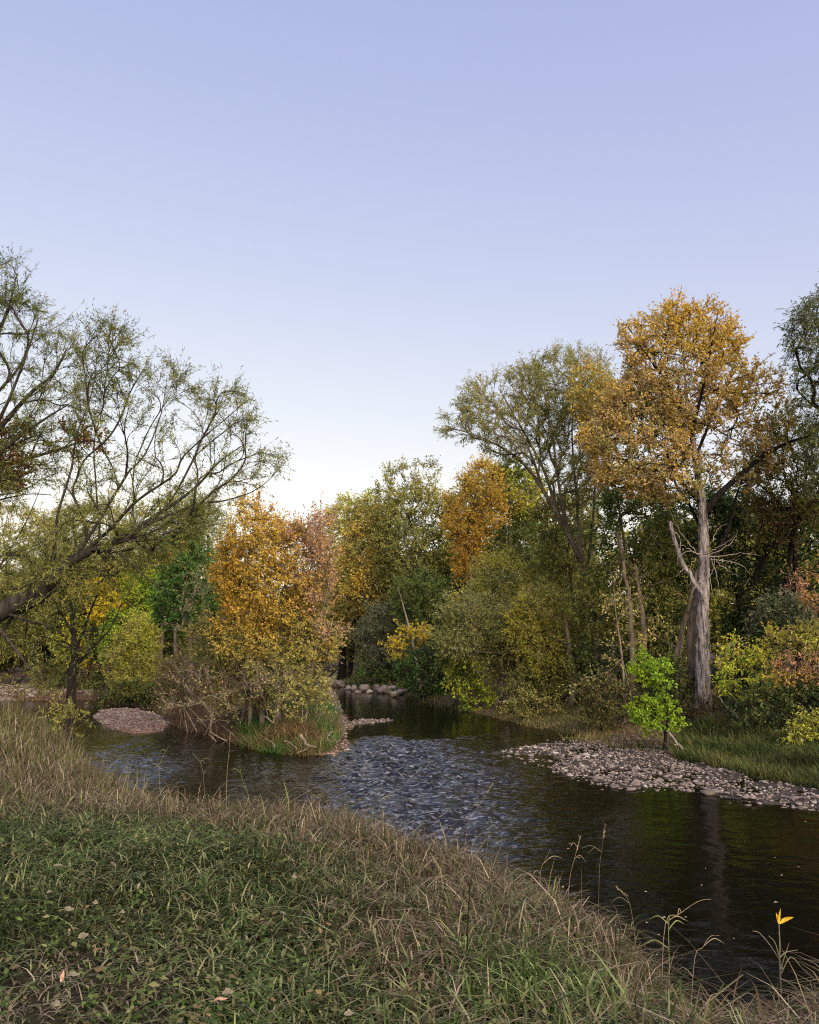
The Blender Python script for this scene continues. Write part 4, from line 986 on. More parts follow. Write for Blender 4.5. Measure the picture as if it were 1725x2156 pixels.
G_BLADE = np.array([(.038, .058, .015), (.062, .082, .024), (.022, .034, .010), (.17, .19, .085), (.052, .092, .022)])
S_BLADE = np.array([(.165, .13, .083), (.115, .083, .052), (.31, .255, .18), (.075, .053, .034), (.13, .115, .055)])
def near_grass():
    rng = np.random.default_rng(5)
    gg, gs, gw = [], [], []
    def sample(n, x0, x1, y0, y1):
        x = rng.uniform(x0, x1, n); y = rng.uniform(y0, y1, n)
        d = sdist(x, y, NEAR); z = ground_z(x, y)
        k = (d > -.05) & in_view(x, y, z)
        return x[k], y[k], z[k], d[k]
    def zone(dens, x0, x1, y0, y1, per, wmul):
        nt = int(dens * (x1 - x0) * (y1 - y0) / per)
        x, y, z, d = sample(nt, x0, x1, y0, y1)
        q = np.stack([x, y], -1)
        n1 = vnoise(q * .9, 21); n2 = vnoise(q * 2.6, 22); n3 = vnoise(q * .45, 23)
        # straw band by the water, wider to the left
        band = 1.75 + 1.5 * (n1 - .5) + np.clip((y - 6.5) * .30, 0, 4.5)
        straw = 1 / (1 + np.exp(-(band - d) * 3.2))
        dry = np.exp(-(((x + 1.8) / .65) ** 2 + ((y - 4.3) / .9) ** 2) ** 1.3) * .95
        green = np.exp(-(((x - .75) / .55) ** 2 + ((y - 5.0) / .6) ** 2))
        ps = np.clip(straw * (.78 + .3 * n2 - .38 * np.clip((y - 8) / 8, 0, 1)) + dry * .6 - green * .9 + .06 * (n2 > .64), .02, .9)
        keep = rng.random(len(x)) > dry * .55
        x, y, z, d, n1, n2, n3, band, straw, dry, green, ps = [a[keep] for a in (x, y, z, d, n1, n2, n3, band, straw, dry, green, ps)]
        ti = np.repeat(np.arange(len(x)), per); m = len(ti)
        bx = x[ti] + rng.normal(0, .045, m); by = y[ti] + rng.normal(0, .045, m)
        B = np.stack([bx, by, z[ti] - .02], -1)
        is_s = rng.random(m) < (ps[ti] * .75 + .25 * (ps[ti] > rng.random(len(x))[ti]))
        tall = np.clip(straw, 0, 1)[ti]
        far = np.clip((by - 8) / 8, 0, 1)
        h = (.16 + .29 * tall * np.clip(d[ti] < 1.6, .55, 1) + (.29) * far * tall * (n3[ti] + .3)) * rng.uniform(.55, 1.45, m)
        h *= np.where(rng.random(m) < .03 * tall, 1.5, 1)
        edge = np.clip(d[ti] / .25, .7, 1); h *= edge * (1 - .35 * dry[ti])
        w = np.where(is_s, .006, .0075) * wmul * rng.uniform(.6, 1.4, m)
        az = rng.random(len(x))[ti] * 6.28 + rng.normal(0, 1.6, m)
        lean = np.clip(rng.normal(1.0, .35, m) - .36 * tall - .3 * far, .08, 1.5)
        droop = np.clip(rng.normal(.80, .22, m) - .25 * far, .05, 1.1)
        gi = G_BLADE[np.clip((n2[ti] * 3 + rng.random(m) * 2.4).astype(int), 0, 4)]
        gi = gi * (1 + .55 * green[ti][:, None] * np.array([.6, 1.0, .3]))
        oli = np.clip(far * 1.2, 0, .8)[:, None]
        gi = gi * (1 - oli) + np.array([.12, .13, .042]) * oli
        si = S_BLADE[rng.integers(0, 5, m)]
        grey = dry[ti][:, None]
        si = si * (1 - .4 * grey) + np.array([.26, .23, .18]) * .4 * grey
        col = jitter(np.where(is_s[:, None], si, gi), rng)
        for lst, k in ((gg, ~is_s & (far < .5)), (gs, is_s & (far < .5)), (gw, far >= .5)):
            lst.append(blades(B[k], h[k], w[k], az[k], lean[k], droop[k], col[k]))
    zone(1500, -3.2, 4.2, 2.6, 5.2, 3, 1.35)
    zone(1500, -4.8, 4.6, 5.2, 8.0, 3, 1.35)
    zone(1500, -8.5, 3.6, 8.0, 12.0, 4, 1.4)
    zone(900, -14, 1.0, 12.0, 24.0, 4, 1.9)
    for nm, lst in (('green_grass', gg), ('straw_grass', gs), ('tall_weeds', gw)):
        V, F, C, n = [], [], [], 0
        for v, f, c in lst:
            V.append(v); F.append(f + n); C.append(c); n += len(v)
        tag(new_mesh(nm, np.concatenate(V), np.concatenate(F), GRASS, col=np.concatenate(C)), kind='stuff')
near_grass()

def bank_grass(name, poly, n, hh, cols, dlim, seed, wid=.014, leanm=.6, dmin=-.05):
    rng = np.random.default_rng(seed)
    p = np.array(poly); lo, hi = p.min(0), p.max(0); lo = np.maximum(lo, [-22, 8]); hi = np.minimum(hi, [16, 64])
    x = rng.uniform(lo[0], hi[0], n * 30); y = rng.uniform(lo[1], hi[1], n * 30)
    d = sdist(x, y, poly); z = ground_z(x, y)
    k = (d > dmin) & (d < dlim) & in_view(x, y, z, 150)
    x, y, z = x[k][:n], y[k][:n], z[k][:n]; m = len(x)
    c = np.array(cols); cn = vnoise(np.stack([x, y], -1) * 1.1, seed)
    i = np.clip((cn * 1.5 - .25 + .35 * (rng.random(m) - .5)) * len(c), 0, len(c) - 1).astype(int)
    h = hh * rng.uniform(.45, 1.25, m) * (.6 + .8 * vnoise(np.stack([x, y], -1) * 1.7, seed + 1))
    V, F, C = blades(np.stack([x, y, z - .02], -1), h, wid * rng.uniform(.6, 1.4, m), rng.uniform(0, 6.28, m), np.clip(rng.normal(leanm, .25, m), .05, 1.3), np.clip(rng.normal(.45, .2, m), 0, .9), jitter(c[i], rng))
    tag(new_mesh(name, V, F, GRASS, col=C), kind='stuff')
GP = [(.04, .15, .03), (.06, .16, .035), (.10, .14, .04), (.17, .16, .06), (.18, .13, .065)]
bank_grass('bank_grass', px_poly([(505, 1560), (560, 1577), (640, 1584), (690, 1578), (718, 1550), (700, 1508), (680, 1480), (600, 1480), (520, 1500)], .1), 24000, .52, GP, 9, 31, .013, .95)
bank_grass('dead_undergrowth', px_poly([(205, 1474), (330, 1492), (380, 1530), (450, 1548), (520, 1566), (560, 1500), (400, 1465), (205, 1460)], .1), 12000, .5, [(.16, .10, .06), (.26, .18, .11), (.12, .08, .05), (.20, .17, .08)], 9, 32, .013, .9)
bank_grass('mossy_grass', px_poly([(1030, 1500), (1120, 1522), (1200, 1540), (1290, 1552), (1280, 1500), (1150, 1485), (1060, 1485)], .25), 16000, .16, [(.20, .19, .06), (.26, .22, .09), (.14, .15, .045)], 9, 33, .016)
bank_grass('riverside_grass', px_poly([(1420, 1580), (1560, 1611), (1725, 1642), (1960, 1695), (1960, 1600), (1725, 1570), (1560, 1548), (1440, 1545)], .2), 30000, .33, [(.05, .075, .022), (.075, .10, .027), (.12, .12, .04), (.045, .06, .02)], 9, 34, .012, .7)
bank_grass('wood_undergrowth', px_poly([(960, 1488), (1050, 1508), (1300, 1545), (1420, 1560), (1800, 1560), (1900, 1480), (1300, 1440), (1000, 1450)], .4), 16000, .35, [(.10, .09, .04), (.15, .11, .06), (.07, .08, .03)], 30, 35, .016)
bank_grass('far_undergrowth', px_poly([(690, 1426), (760, 1444), (860, 1459), (960, 1488), (1040, 1470), (960, 1440), (820, 1425), (700, 1418)], .3), 9000, .5, [(.08, .09, .035), (.13, .11, .05), (.10, .14, .04)], 30, 36, .03)
bank_grass('beach_grass', px_poly([(-100, 1470), (0, 1468), (200, 1466), (200, 1440), (-100, 1440)], .4), 1500, .3, [(.22, .19, .08), (.28, .22, .11)], 40, 37, .03, dmin=1.0)

# ------------------------------------------------------------------ leaf litter
def litter(name, poly, n, seed, cols, size=.05):
    rng = np.random.default_rng(seed)
    p = np.array(poly); lo, hi = np.maximum(p.min(0), [-25, 2]), np.minimum(p.max(0), [20, 64])
    x = rng.uniform(lo[0], hi[0], n * 25); y = rng.uniform(lo[1], hi[1], n * 25)
    z = ground_z(x, y)
    k = inside(x, y, poly) & (z > .0) & in_view(x, y, z, 120)
    x, y, z = x[k][:n], y[k][:n], z[k][:n]; m = len(x)
    a = rng.uniform(0, 6.28, m)
    d = unit(np.stack([np.cos(a), np.sin(a), rng.normal(0, .25, m)], -1)); nr = unit(rng.normal(0, .35, (m, 3)) + [0, 0, 1])
    L = size * rng.uniform(.6, 1.5, m)
    V, F = leaf_quads(np.stack([x, y, z + .015], -1), d, nr, L, L * .6)
    tag(new_mesh(name, V, F, LEAF, col=jitter(np.array(cols)[rng.integers(0, len(cols), m)], rng, .35)), kind='stuff')
LIT = [(.34, .24, .15), (.25, .17, .10), (.40, .31, .22), (.16, .10, .06), (.42, .30, .12)]
litter('leaf_litter', px_poly([(1050, 1512), (1200, 1546), (1420, 1586), (1560, 1560), (1480, 1500), (1200, 1480), (1060, 1490)], .15), 9000, 51, LIT, .075)
litter('leaf_litter', px_poly([(195, 1508), (215, 1494), (270, 1490), (330, 1502), (362, 1520), (340, 1538), (285, 1543), (235, 1534)], .1), 5000, 52, [(.42, .29, .23), (.34, .22, .17), (.50, .37, .30), (.22, .14, .10)], .07)
litter('leaf_litter', px_poly([(640, 1588), (720, 1590), (740, 1560), (740, 1500), (700, 1450), (680, 1440), (690, 1500), (690, 1560)], .05), 3000, 53, LIT, .07)
litter('leaf_litter', px_poly([(0, 1476), (130, 1470), (200, 1474), (200, 1440), (0, 1440)], .1), 3000, 54, [(.45, .36, .30), (.36, .28, .22)], .14)
litter('thatch', NEAR, 22000, 55, [(.16, .13, .08), (.11, .085, .05), (.22, .19, .13), (.07, .06, .035)], .042)

def broadleaf():
    rng = np.random.default_rng(58); n = 9000
    x = rng.uniform(-6, 4, n); y = rng.uniform(2.6, 9.5, n); d = sdist(x, y, NEAR)
    k = (d > 1.3) & (vnoise(np.stack([x, y], -1) * 1.3, 71) > .47)
    x, y = x[k][:2600], y[k][:2600]; z = ground_z(x, y); n = len(x); per = 6
    i = np.repeat(np.arange(n), per); m = len(i)
    a = rng.uniform(0, 6.28, n)[i] + np.tile(np.arange(per), n) * 6.28 / per + rng.normal(0, .3, m)
    d_ = unit(np.stack([np.cos(a), np.sin(a), rng.uniform(-.1, .7, m)], -1))
    hh = rng.uniform(.02, .13, n)[i] * rng.uniform(.6, 1.1, m)
    L = rng.uniform(.022, .055, n)[i] * rng.uniform(.7, 1.2, m)
    B = np.stack([x[i] + np.cos(a) * .008, y[i] + np.sin(a) * .008, z[i] + hh], -1)
    V, F = leaf_quads(B, d_, unit(rng.normal(0, .3, (m, 3)) + [0, 0, 1]), L, L * rng.uniform(.4, .6, m))
    c = np.array([(.06, .10, .025), (.09, .13, .035), (.045, .075, .02), (.14, .15, .06), (.16, .12, .06)])
    tag(new_mesh('broadleaf_weeds', V, F, GRASS, col=jitter(c[np.clip((rng.random(n)[i] * 4 + rng.random(m) * 1.2).astype(int), 0, 4)], rng)), kind='stuff')
broadleaf()

# ------------------------------------------------------------------ stones
def ico(sub):
    import bmesh
    bm = bmesh.new(); bmesh.ops.create_icosphere(bm, subdivisions=sub, radius=1.0)
    V = np.array([v.co[:] for v in bm.verts]); F = np.array([[v.index for v in f.verts] for f in bm.faces]); bm.free()
    return V, F
def stone_shape(sub, rng, flat=.55, rough=.22):
    V, F = ico(sub)
    o_ = rng.uniform(-50, 50, 3)
    r = 1 + rough * (vnoise(V * 1.1 + o_, 7) - .5) * 2 + rough * .35 * (vnoise(V * 2.7 + o_, 8) - .5) * 2
    V = V * r[:, None] * np.array([1.0, rng.uniform(.6, .9), flat * rng.uniform(.6, 1.2)])
    return V, F
def gravel():
    rng = np.random.default_rng(61)
    p = np.array(BAR); n = 30000
    x = rng.uniform(-1, 16, n); y = rng.uniform(10, 30, n)
    d = sdist(x, y, BAR)
    q = np.stack([x, y], -1)
    dens = np.where(d > 0, .12 + 1.1 * vnoise(q * .9, 4) ** 1.6, .4 * np.exp(d / .25))
    u, v = proj(np.stack([x, y, np.zeros(n)], -1))
    dens *= np.where(u < 1200, .5, 1) * np.clip((u - 1030) / 60, .25, 1)
    k = (d > -.5) & (rng.random(n) < dens) & (u < 1900)
    x, y, d = x[k], y[k], d[k]
    s = np.clip(rng.lognormal(math.log(.031), .45, len(x)), .016, .10)
    # thin out overlaps: big ones first on a coarse hash
    o_ = np.argsort(-s); cell = {}; keep = []
    for i in o_:
        a, b = int(x[i] / .2), int(y[i] / .2); ok = True
        for da in (-1, 0, 1):
            for db in (-1, 0, 1):
                for j in cell.get((a + da, b + db), ()):
                    if (x[i] - x[j]) ** 2 + (y[i] - y[j]) ** 2 < (.72 * (s[i] + s[j])) ** 2: ok = False; break
                if not ok: break
            if not ok: break
        if ok: cell.setdefault((a, b), []).append(i); keep.append(i)
    keep = np.array(keep); x, y, s = x[keep], y[keep], s[keep]
    z = np.maximum(ground_z(x, y), -.02) + s * .14
    big = [(1494, 1672, .20), (1258, 1641, .17), (1385, 1647, .15), (1295, 1658, .13), (1168, 1588, .13), (1330, 1664, .13), (1225, 1592, .11), (1440, 1654, .12), (1118, 1592, .11)]
    shapes = [stone_shape(3, rng, .58, .3) for _ in range(8)]
    meshes = []
    pb = [tuple(G(u_, v_, 0.0)[:2]) + (s_,) for u_, v_, s_ in big]
    size = s / y
    u, v = proj(np.stack([x, y, z], -1))
    size = np.where((u < 0) | (u > 1725), 0, size)
    o_ = np.argsort(-size); top, rest = o_[:285], o_[285:]
    def mk(i, xx, yy, zz, ss, lab, rz, tilt, grp=True):
        if len(meshes) <= i:
            V, F = shapes[i]
            o = new_mesh('river_stone', V, F, STONE, smooth=True); meshes.append(o.data)
        else:
            o = bpy.data.objects.new('river_stone', meshes[i]); COL.objects.link(o)
        o.location = (xx, yy, zz); o.scale = (ss, ss, ss); o.rotation_euler = (tilt[0], tilt[1], rz)
        tag(o, lab, 'stone', 'river stones of the gravel bar'); return o
    labs = ['large smooth pale stone lying alone in the water off the gravel bar', 'flat pale stone, the longest on the inner edge of the gravel bar', 'pale oval stone near the middle of the gravel bar edge',
            'rounded stone half in the water at the near edge of the gravel bar', 'pale stone near the upstream tip of the gravel bar, close to the dark water', 'wet stone left of the stone lying alone in the water',
            'single light stone on the far side of the gravel bar tip', 'warm cream stone just above the stone lying alone in the water', 'lone stone at the thin upstream end of the gravel bar']
    for i in range(8): mk(i, 0, 0, 0, 1, '', 0, (0, 0))
    for o in [o for o in COL.objects if o.name.startswith('river_stone')]: bpy.data.objects.remove(o)
    for (xx, yy, ss), lab in zip(pb, labs):
        ss *= .72; mk(int(rng.integers(0, 8)), xx, yy, ss * .22, ss, lab, rng.uniform(-.5, .5), (rng.normal(0, .1), rng.normal(0, .1)))
    for i in top:
        mk(int(rng.integers(0, 8)), x[i], y[i], z[i], s[i], 'rounded pinkish grey stone among the many lying on the gravel bar', rng.uniform(0, 6.28), (rng.normal(0, .2), rng.normal(0, .2)))
    lo = [stone_shape(2, rng, .6, .3) for _ in range(24)]
    g = Geo()
    def scatter(xs, ys, zs, ss, g):
        for a, b, c, r in zip(xs, ys, zs, ss):
            V, F = lo[int(rng.integers(0, 24))]; t = rng.uniform(0, 6.28)
            R = np.array([[math.cos(t), -math.sin(t), 0], [math.sin(t), math.cos(t), 0], [0, 0, 1]])
            g.add((V * r) @ R.T + [a, b, c], F)
    scatter(x[rest], y[rest], z[rest], s[rest], g)
    # finer pebbles
    m = 5500
    xx = rng.uniform(-1, 16, m * 3); yy = rng.uniform(10, 30, m * 3); dd = sdist(xx, yy, BAR); u, v = proj(np.stack([xx, yy, 0 * xx], -1))
    k = (dd > -.1) & (u < 1850) & (u > 1060); xx, yy = xx[k][:m], yy[k][:m]
    scatter(xx, yy, np.maximum(ground_z(xx, yy), -.02) + .008, rng.uniform(.012, .035, len(xx)), g)
    V, F = g.get(); tag(new_mesh('gravel', V, F, STONE, smooth=True), kind='stuff')
    # islet, island foot and far beach pebbles
    g = Geo()
    for poly, m, r0, r1 in ((ISLET, 1300, .02, .06), (TIPBAR, 700, .02, .07), (BEACH, 1800, .04, .13)):
        p = np.array(poly); lo_, hi_ = np.maximum(p.min(0), [-24, 5]), np.minimum(p.max(0), [20, 58])
        xx = rng.uniform(lo_[0], hi_[0], m * 8); yy = rng.uniform(lo_[1], hi_[1], m * 8)
        k = inside(xx, yy, poly) & in_view(xx, yy, 0 * xx, 60); xx, yy = xx[k][:m], yy[k][:m]
        scatter(xx, yy, ground_z(xx, yy) + .01, rng.uniform(r0, r1, len(xx)), g)
    V, F = g.get(); tag(new_mesh('pebbles', V, F, STONE, smooth=True), kind='stuff')
gravel()

def boulders():
    rng = np.random.default_rng(62)
    names = ['first', 'second', 'third', 'fourth', 'fifth', 'sixth', 'seventh', 'eighth', 'ninth', 'tenth', 'eleventh', 'twelfth', 'thirteenth', 'fourteenth', 'fifteenth', 'sixteenth', 'seventeenth']
    B = [(838, 1456, 34, 15), (822, 1449, 36, 14), (805, 1451, 26, 20), (787, 1447, 20, 17), (795, 1454, 20, 12), (760, 1448, 27, 18), (741, 1448, 18, 15), (728, 1447, 20, 10), (710, 1440, 28, 16), (692, 1438, 22, 20), (674 + 10, 1440, 16, 12),
         (700, 1436, 16, 14), (670, 1437, 22, 14), (773, 1455, 18, 9), (748, 1456, 16, 8), (818, 1457, 14, 9)]
    B.sort(key=lambda b: -b[0])
    for i, (u, v, w, h) in enumerate(B):
        u += 5
        c = G(u, v + h * .35, .05); D = c[1]; m = D / FPX
        V, F = stone_shape(3, rng, .8, .34)
        V = V / np.ptp(V, axis=0) * np.array([w * .85, w * .7, h * 1.05]) * m
        o = new_mesh('boulder', V, F, STONE, smooth=True)
        o.location = (c[0], c[1] + w * .3 * m, h * .35 * m); o.rotation_euler = (rng.normal(0, .1), rng.normal(0, .15), rng.normal(0, .3))
        tag(o, 'pale rounded boulder, %s from the driftwood log in the far waterside row' % names[i], 'boulder', 'boulders lining the far water edge')
boulders()

# ------------------------------------------------------------------ driftwood and dead branches
def driftwood(name, specs, label, cat, bark, jit=.012, sides=7):
    org = None; g = Geo(); root = None
    first = specs[0][0][0]
    for i, (pts, ra, rb) in enumerate(specs):
        S = spline(pts, 14); rng = np.random.default_rng(i + 5); S[1:] += rng.normal(0, jit, S[1:].shape)
        g.add(*tubes(S[None], np.linspace(ra, rb, 14)[None], sides, .1))
    V, F = g.get(); org = np.array(specs[0][0][0])
    o = new_mesh(name, V - org, F, bark, smooth=True); o.location = org
    return tag(o, label, cat)
def W3(u, v, D, dz=0): return P(u, v, D)
driftwood('driftwood_log', [([G(826, 1463, .12), G(842, 1458, .25), G(862, 1452, .45)], .17, .10)], 'weathered log slanting into the water at the end of the boulder row', 'log', BARK_PALE)
driftwood('driftwood_branch', [([P(690, 1434, 62), P(700, 1425, 62), P(712, 1412, 62)], .06, .03), ([P(672, 1436, 62), P(690, 1428, 62), P(715, 1434, 61)], .05, .03), ([P(676, 1430, 62), P(690, 1436, 61.5), P(706, 1443, 60)], .05, .02),
                                ([P(680, 1426, 62), P(686, 1433, 62), P(698, 1438, 61.5)], .04, .02)], 'tangle of grey driftwood heaped on the farthest boulders', 'driftwood', BARK_PALE)
driftwood('driftwood_branch', [([P(634, 1549, 21.3), P(642, 1562, 21.1), P(652, 1570, 20.9), P(668, 1573, 20.8)], .05, .02), ([P(640, 1558, 21.2), P(634, 1566, 21.1)], .02, .01)], 'bleached bent branch lying on the island tip above the water', 'branch', BARK_TAN)
driftwood('root_tangle', [([P(600, 1560, 21.5), P(620, 1570, 21), P(628, 1580, 20.9)], .025, .01), ([P(650, 1572, 21.2), P(640, 1580, 20.8), P(625, 1586, 20.6)], .02, .008), ([P(690, 1545, 22.2), P(705, 1556, 21.8), P(712, 1566, 21.6)], .02, .008),
                           ([P(700, 1540, 22.2), P(690, 1552, 21.8), P(694, 1566, 21.5)], .018, .008), ([P(560, 1555, 21.8), P(575, 1566, 21.4), P(580, 1576, 21.2)], .02, .01)], 'thin exposed roots dangling from the island tip', 'roots', BARK_TAN)
driftwood('dead_branch', [([P(1546, 1554, 23), P(1549, 1528, 23), P(1550, 1500, 23)], .03, .025), ([P(1550, 1508, 23), P(1530, 1488, 23), P(1514, 1466, 23.2)], .016, .008), ([P(1549, 1515, 23), P(1530, 1530, 22.9)], .012, .006), ([P(1545, 1552, 23), P(1520, 1540, 22.8), P(1500, 1530, 22.8)], .014, .006)],
          'white upright dead stick with side twigs right of the cottonwood', 'branch', BARK_PALE)
driftwood('dead_branch', [([P(1440, 1580, 20.6), P(1425, 1562, 21), P(1408, 1540, 21.5)], .035, .018), ([P(1432, 1570, 20.9), P(1420, 1568, 20.8)], .015, .008)], 'pale fallen branch leaning on the grass strip beside the bright green sapling', 'branch', BARK_PALE)
driftwood('dead_branch', [([P(1060, 1478, 33), P(1080, 1474, 33), P(1105, 1464, 33.3)], .05, .025), ([P(1078, 1474, 33), P(1095, 1474, 33)], .03, .015)], 'greyish fallen branch on the mossy bank', 'branch', BARK_PALE)
driftwood('dead_branch', [([P(1202, 1586, 20.8), P(1196, 1580, 20.8), P(1199, 1572, 20.8)], .03, .015), ([P(1198, 1578, 20.8), P(1190, 1574, 20.8)], .012, .006)], 'small stubby stick poking up at the upstream end of the gravel bar', 'branch', BARK_PALE)

# ------------------------------------------------------------------ grass stalks over the water, sapling, fallen and floating leaves
def leafblade(pts, w, K=9, name=None):
    S = spline(pts, K); t = np.linspace(0, 1, K)
    wd = w * np.interp(t, [0, .35, .75, 1], [.6, 1, .7, .05])
    T = unit(np.gradient(S, axis=0)); sd = unit(np.cross(T, np.array([0.1, -1, .2])))
    V = np.stack([S - sd * wd[:, None] / 2, S + sd * wd[:, None] / 2 + np.array([0, -.15, 0]) * wd[:, None]], 1).reshape(-1, 3)
    i = np.arange(K - 1)[:, None] * 2
    return V, (i + np.array([[0, 1, 3, 2]]))
def simple(name, m, rgb, rough=.6):
    mm, n, l, b = mat(name); b.inputs['Base Color'].default_value = (*rgb, 1); b.inputs['Roughness'].default_value = rough; b.inputs['Specular IOR Level'].default_value = .25
    tc = n.new('ShaderNodeTexCoord'); ns = n.new('ShaderNodeTexNoise'); ns.inputs['Scale'].default_value = 40; ns.inputs['Detail'].default_value = 4
    mx = n.new('ShaderNodeMix'); mx.data_type = 'RGBA'; mx.blend_type = 'MULTIPLY'; mx.inputs[0].default_value = .8
    mx.inputs[6].default_value = (*rgb, 1); cr = n.new('ShaderNodeValToRGB'); cr.color_ramp.elements[0].color = (.45, .4, .35, 1); cr.color_ramp.elements[1].color = (1.2, 1.2, 1.2, 1)
    cr.color_ramp.elements[0].position = .3; cr.color_ramp.elements[1].position = .7
    l.new(tc.outputs['Object'], ns.inputs['Vector']); l.new(ns.outputs[0], cr.inputs[0]); l.new(cr.outputs[0], mx.inputs[7]); l.new(mx.outputs[2], b.inputs['Base Color'])
    return mm
STRAW = simple('straw', None, (.27, .225, .14)); STEMG = simple('stem_green', None, (.17, .20, .08)); YEL = simple('yellow_leaf', None, (.62, .44, .035)); DRAB = simple('drab_stem', None, (.14, .13, .09))
PINKLEAF = simple('pink_leaf', None, (.40, .24, .19)); TANLEAF = simple('tan_leaf', None, (.17, .15, .11)); SPECK = simple('floating_leaf', None, (.55, .48, .38))
ST = [([(477, 1725), (478, 1637), (482, 1590), (485, 1545)], 13.2, .012, STRAW, 'tallest straw stalk standing alone before the dark channel'),
      ([(440, 1700), (428, 1630), (412, 1592), (405, 1585)], 13, .008, STEMG, 'green stalk bending left beside the tallest straw stalk'),
      ([(540, 1745), (543, 1705), (547, 1675)], 12.3, .012, STRAW, 'short stiff pale stalk right of the tallest straw stalk'),
      ([(530, 1745), (525, 1690), (510, 1640), (505, 1612)], 12.3, .012, STEMG, 'broad green blade arching at the water edge left of the short pale stalk'),
      ([(570, 1735), (590, 1715), (605, 1700)], 12.2, .008, STRAW, 'low slanting straw stalk before the middle ripples'),
      ([(968, 1790), (985, 1740), (1010, 1695), (1037, 1651)], 9.8, .007, STRAW, 'long slanting stalk crossing the blue riffle'),
      ([(1010, 1800), (1030, 1755), (1042, 1722)], 9.2, .008, STEMG, 'green stalk right of the stalk crossing the riffle'),
      ([(1188, 1905), (1200, 1850), (1212, 1800), (1221, 1763)], 7.4, .007, STRAW, 'upright stalk with a pale seed head over the dark water'),
      ([(1256, 1910), (1262, 1840), (1268, 1785), (1274, 1737)], 7.0, .006, DRAB, 'tall dim stalk right of the pale seed head stalk'),
      ([(1132, 1870), (1138, 1840), (1148, 1812), (1158, 1790)], 7.8, .007, STRAW, 'short slanting stalk left of the pale seed head stalk'),
      ([(1385, 2000), (1400, 1950), (1430, 1925), (1470, 1898), (1498, 1893)], 6.2, .010, STRAW, 'long straw blade arching right over the black water'),
      ([(1345, 1990), (1330, 1920), (1310, 1880), (1298, 1868)], 6.3, .008, DRAB, 'thin bent stem leaning left on the black water'),
      ([(1440, 2060), (1462, 2025), (1480, 1995), (1495, 1972), (1515, 1970)], 5.8, .008, STRAW, 'stalk with a nodding tip near the bank corner'),
      ([(1405, 2010), (1408, 1965), (1411, 1925)], 6.0, .012, STEMG, 'stiff green blade standing at the bank edge'),
      ([(640, 1745), (655, 1700), (672, 1672)], 11.8, .012, STEMG, 'leaning green blade at the edge of the darker ripples'),
      ([(800, 1750), (806, 1715), (800, 1680), (806, 1650)], 11, .010, STEMG, 'green stem rising in front of the left part of the riffle'),
      ([(350, 1690), (335, 1630), (345, 1590), (355, 1572)], 14, .014, STEMG, 'leafy green stem over the left shining water')]
def stalks():
    for i, (pts, D, w, m, lab) in enumerate(ST):
        p0 = P(*pts[0], D); z0 = gz(p0[0], p0[1])
        Pw = [P(u, v, D) for u, v in pts]
        Pw[0] = np.array([Pw[0][0], Pw[0][1], min(z0, Pw[0][2])])
        org = Pw[0].copy(); Pw = [q - org for q in Pw]
        t = thing('grass_stalk', org, lab, 'grass stalk', 'grass stalks at the near water edge')
        S = spline(Pw, 16)
        V, F = tubes(S[None], np.linspace(w * .30, w * .12, 16)[None], 5)
        new_mesh('stem', V, F, m, t, smooth=True)
        rng = np.random.default_rng(i + 300); g = Geo()
        for k in range(2 if m is not STEMG else 3):
            j = int(rng.integers(3, 13)); a = rng.uniform(0, 6.28); L = rng.uniform(.08, .20)
            d = np.array([math.cos(a), math.sin(a) * .5, .6])
            g.add(*leafblade([S[j], S[j] + d * L * .5, S[j] + d * L + [0, 0, -.08]], w * .55))
        V, F = g.get(); new_mesh('leaves', V, F, m, t, smooth=True)
        if i in (0, 7, 8, 5, 11):
            g = Geo()
            for k in range(20):
                b = S[-1] * 1.0 - unit(S[-1] - S[-3]) * rng.uniform(0, .12); d = unit(unit(S[-1] - S[-3]) + rng.normal(0, .25, 3))
                V, F = leaf_quads(b[None], d[None], unit(rng.normal(0, 1, (1, 3))), np.array([.03]), np.array([.008])); g.add(V, F)
            V, F = g.get(); new_mesh('seed_head', V, F, STRAW, t)
stalks()

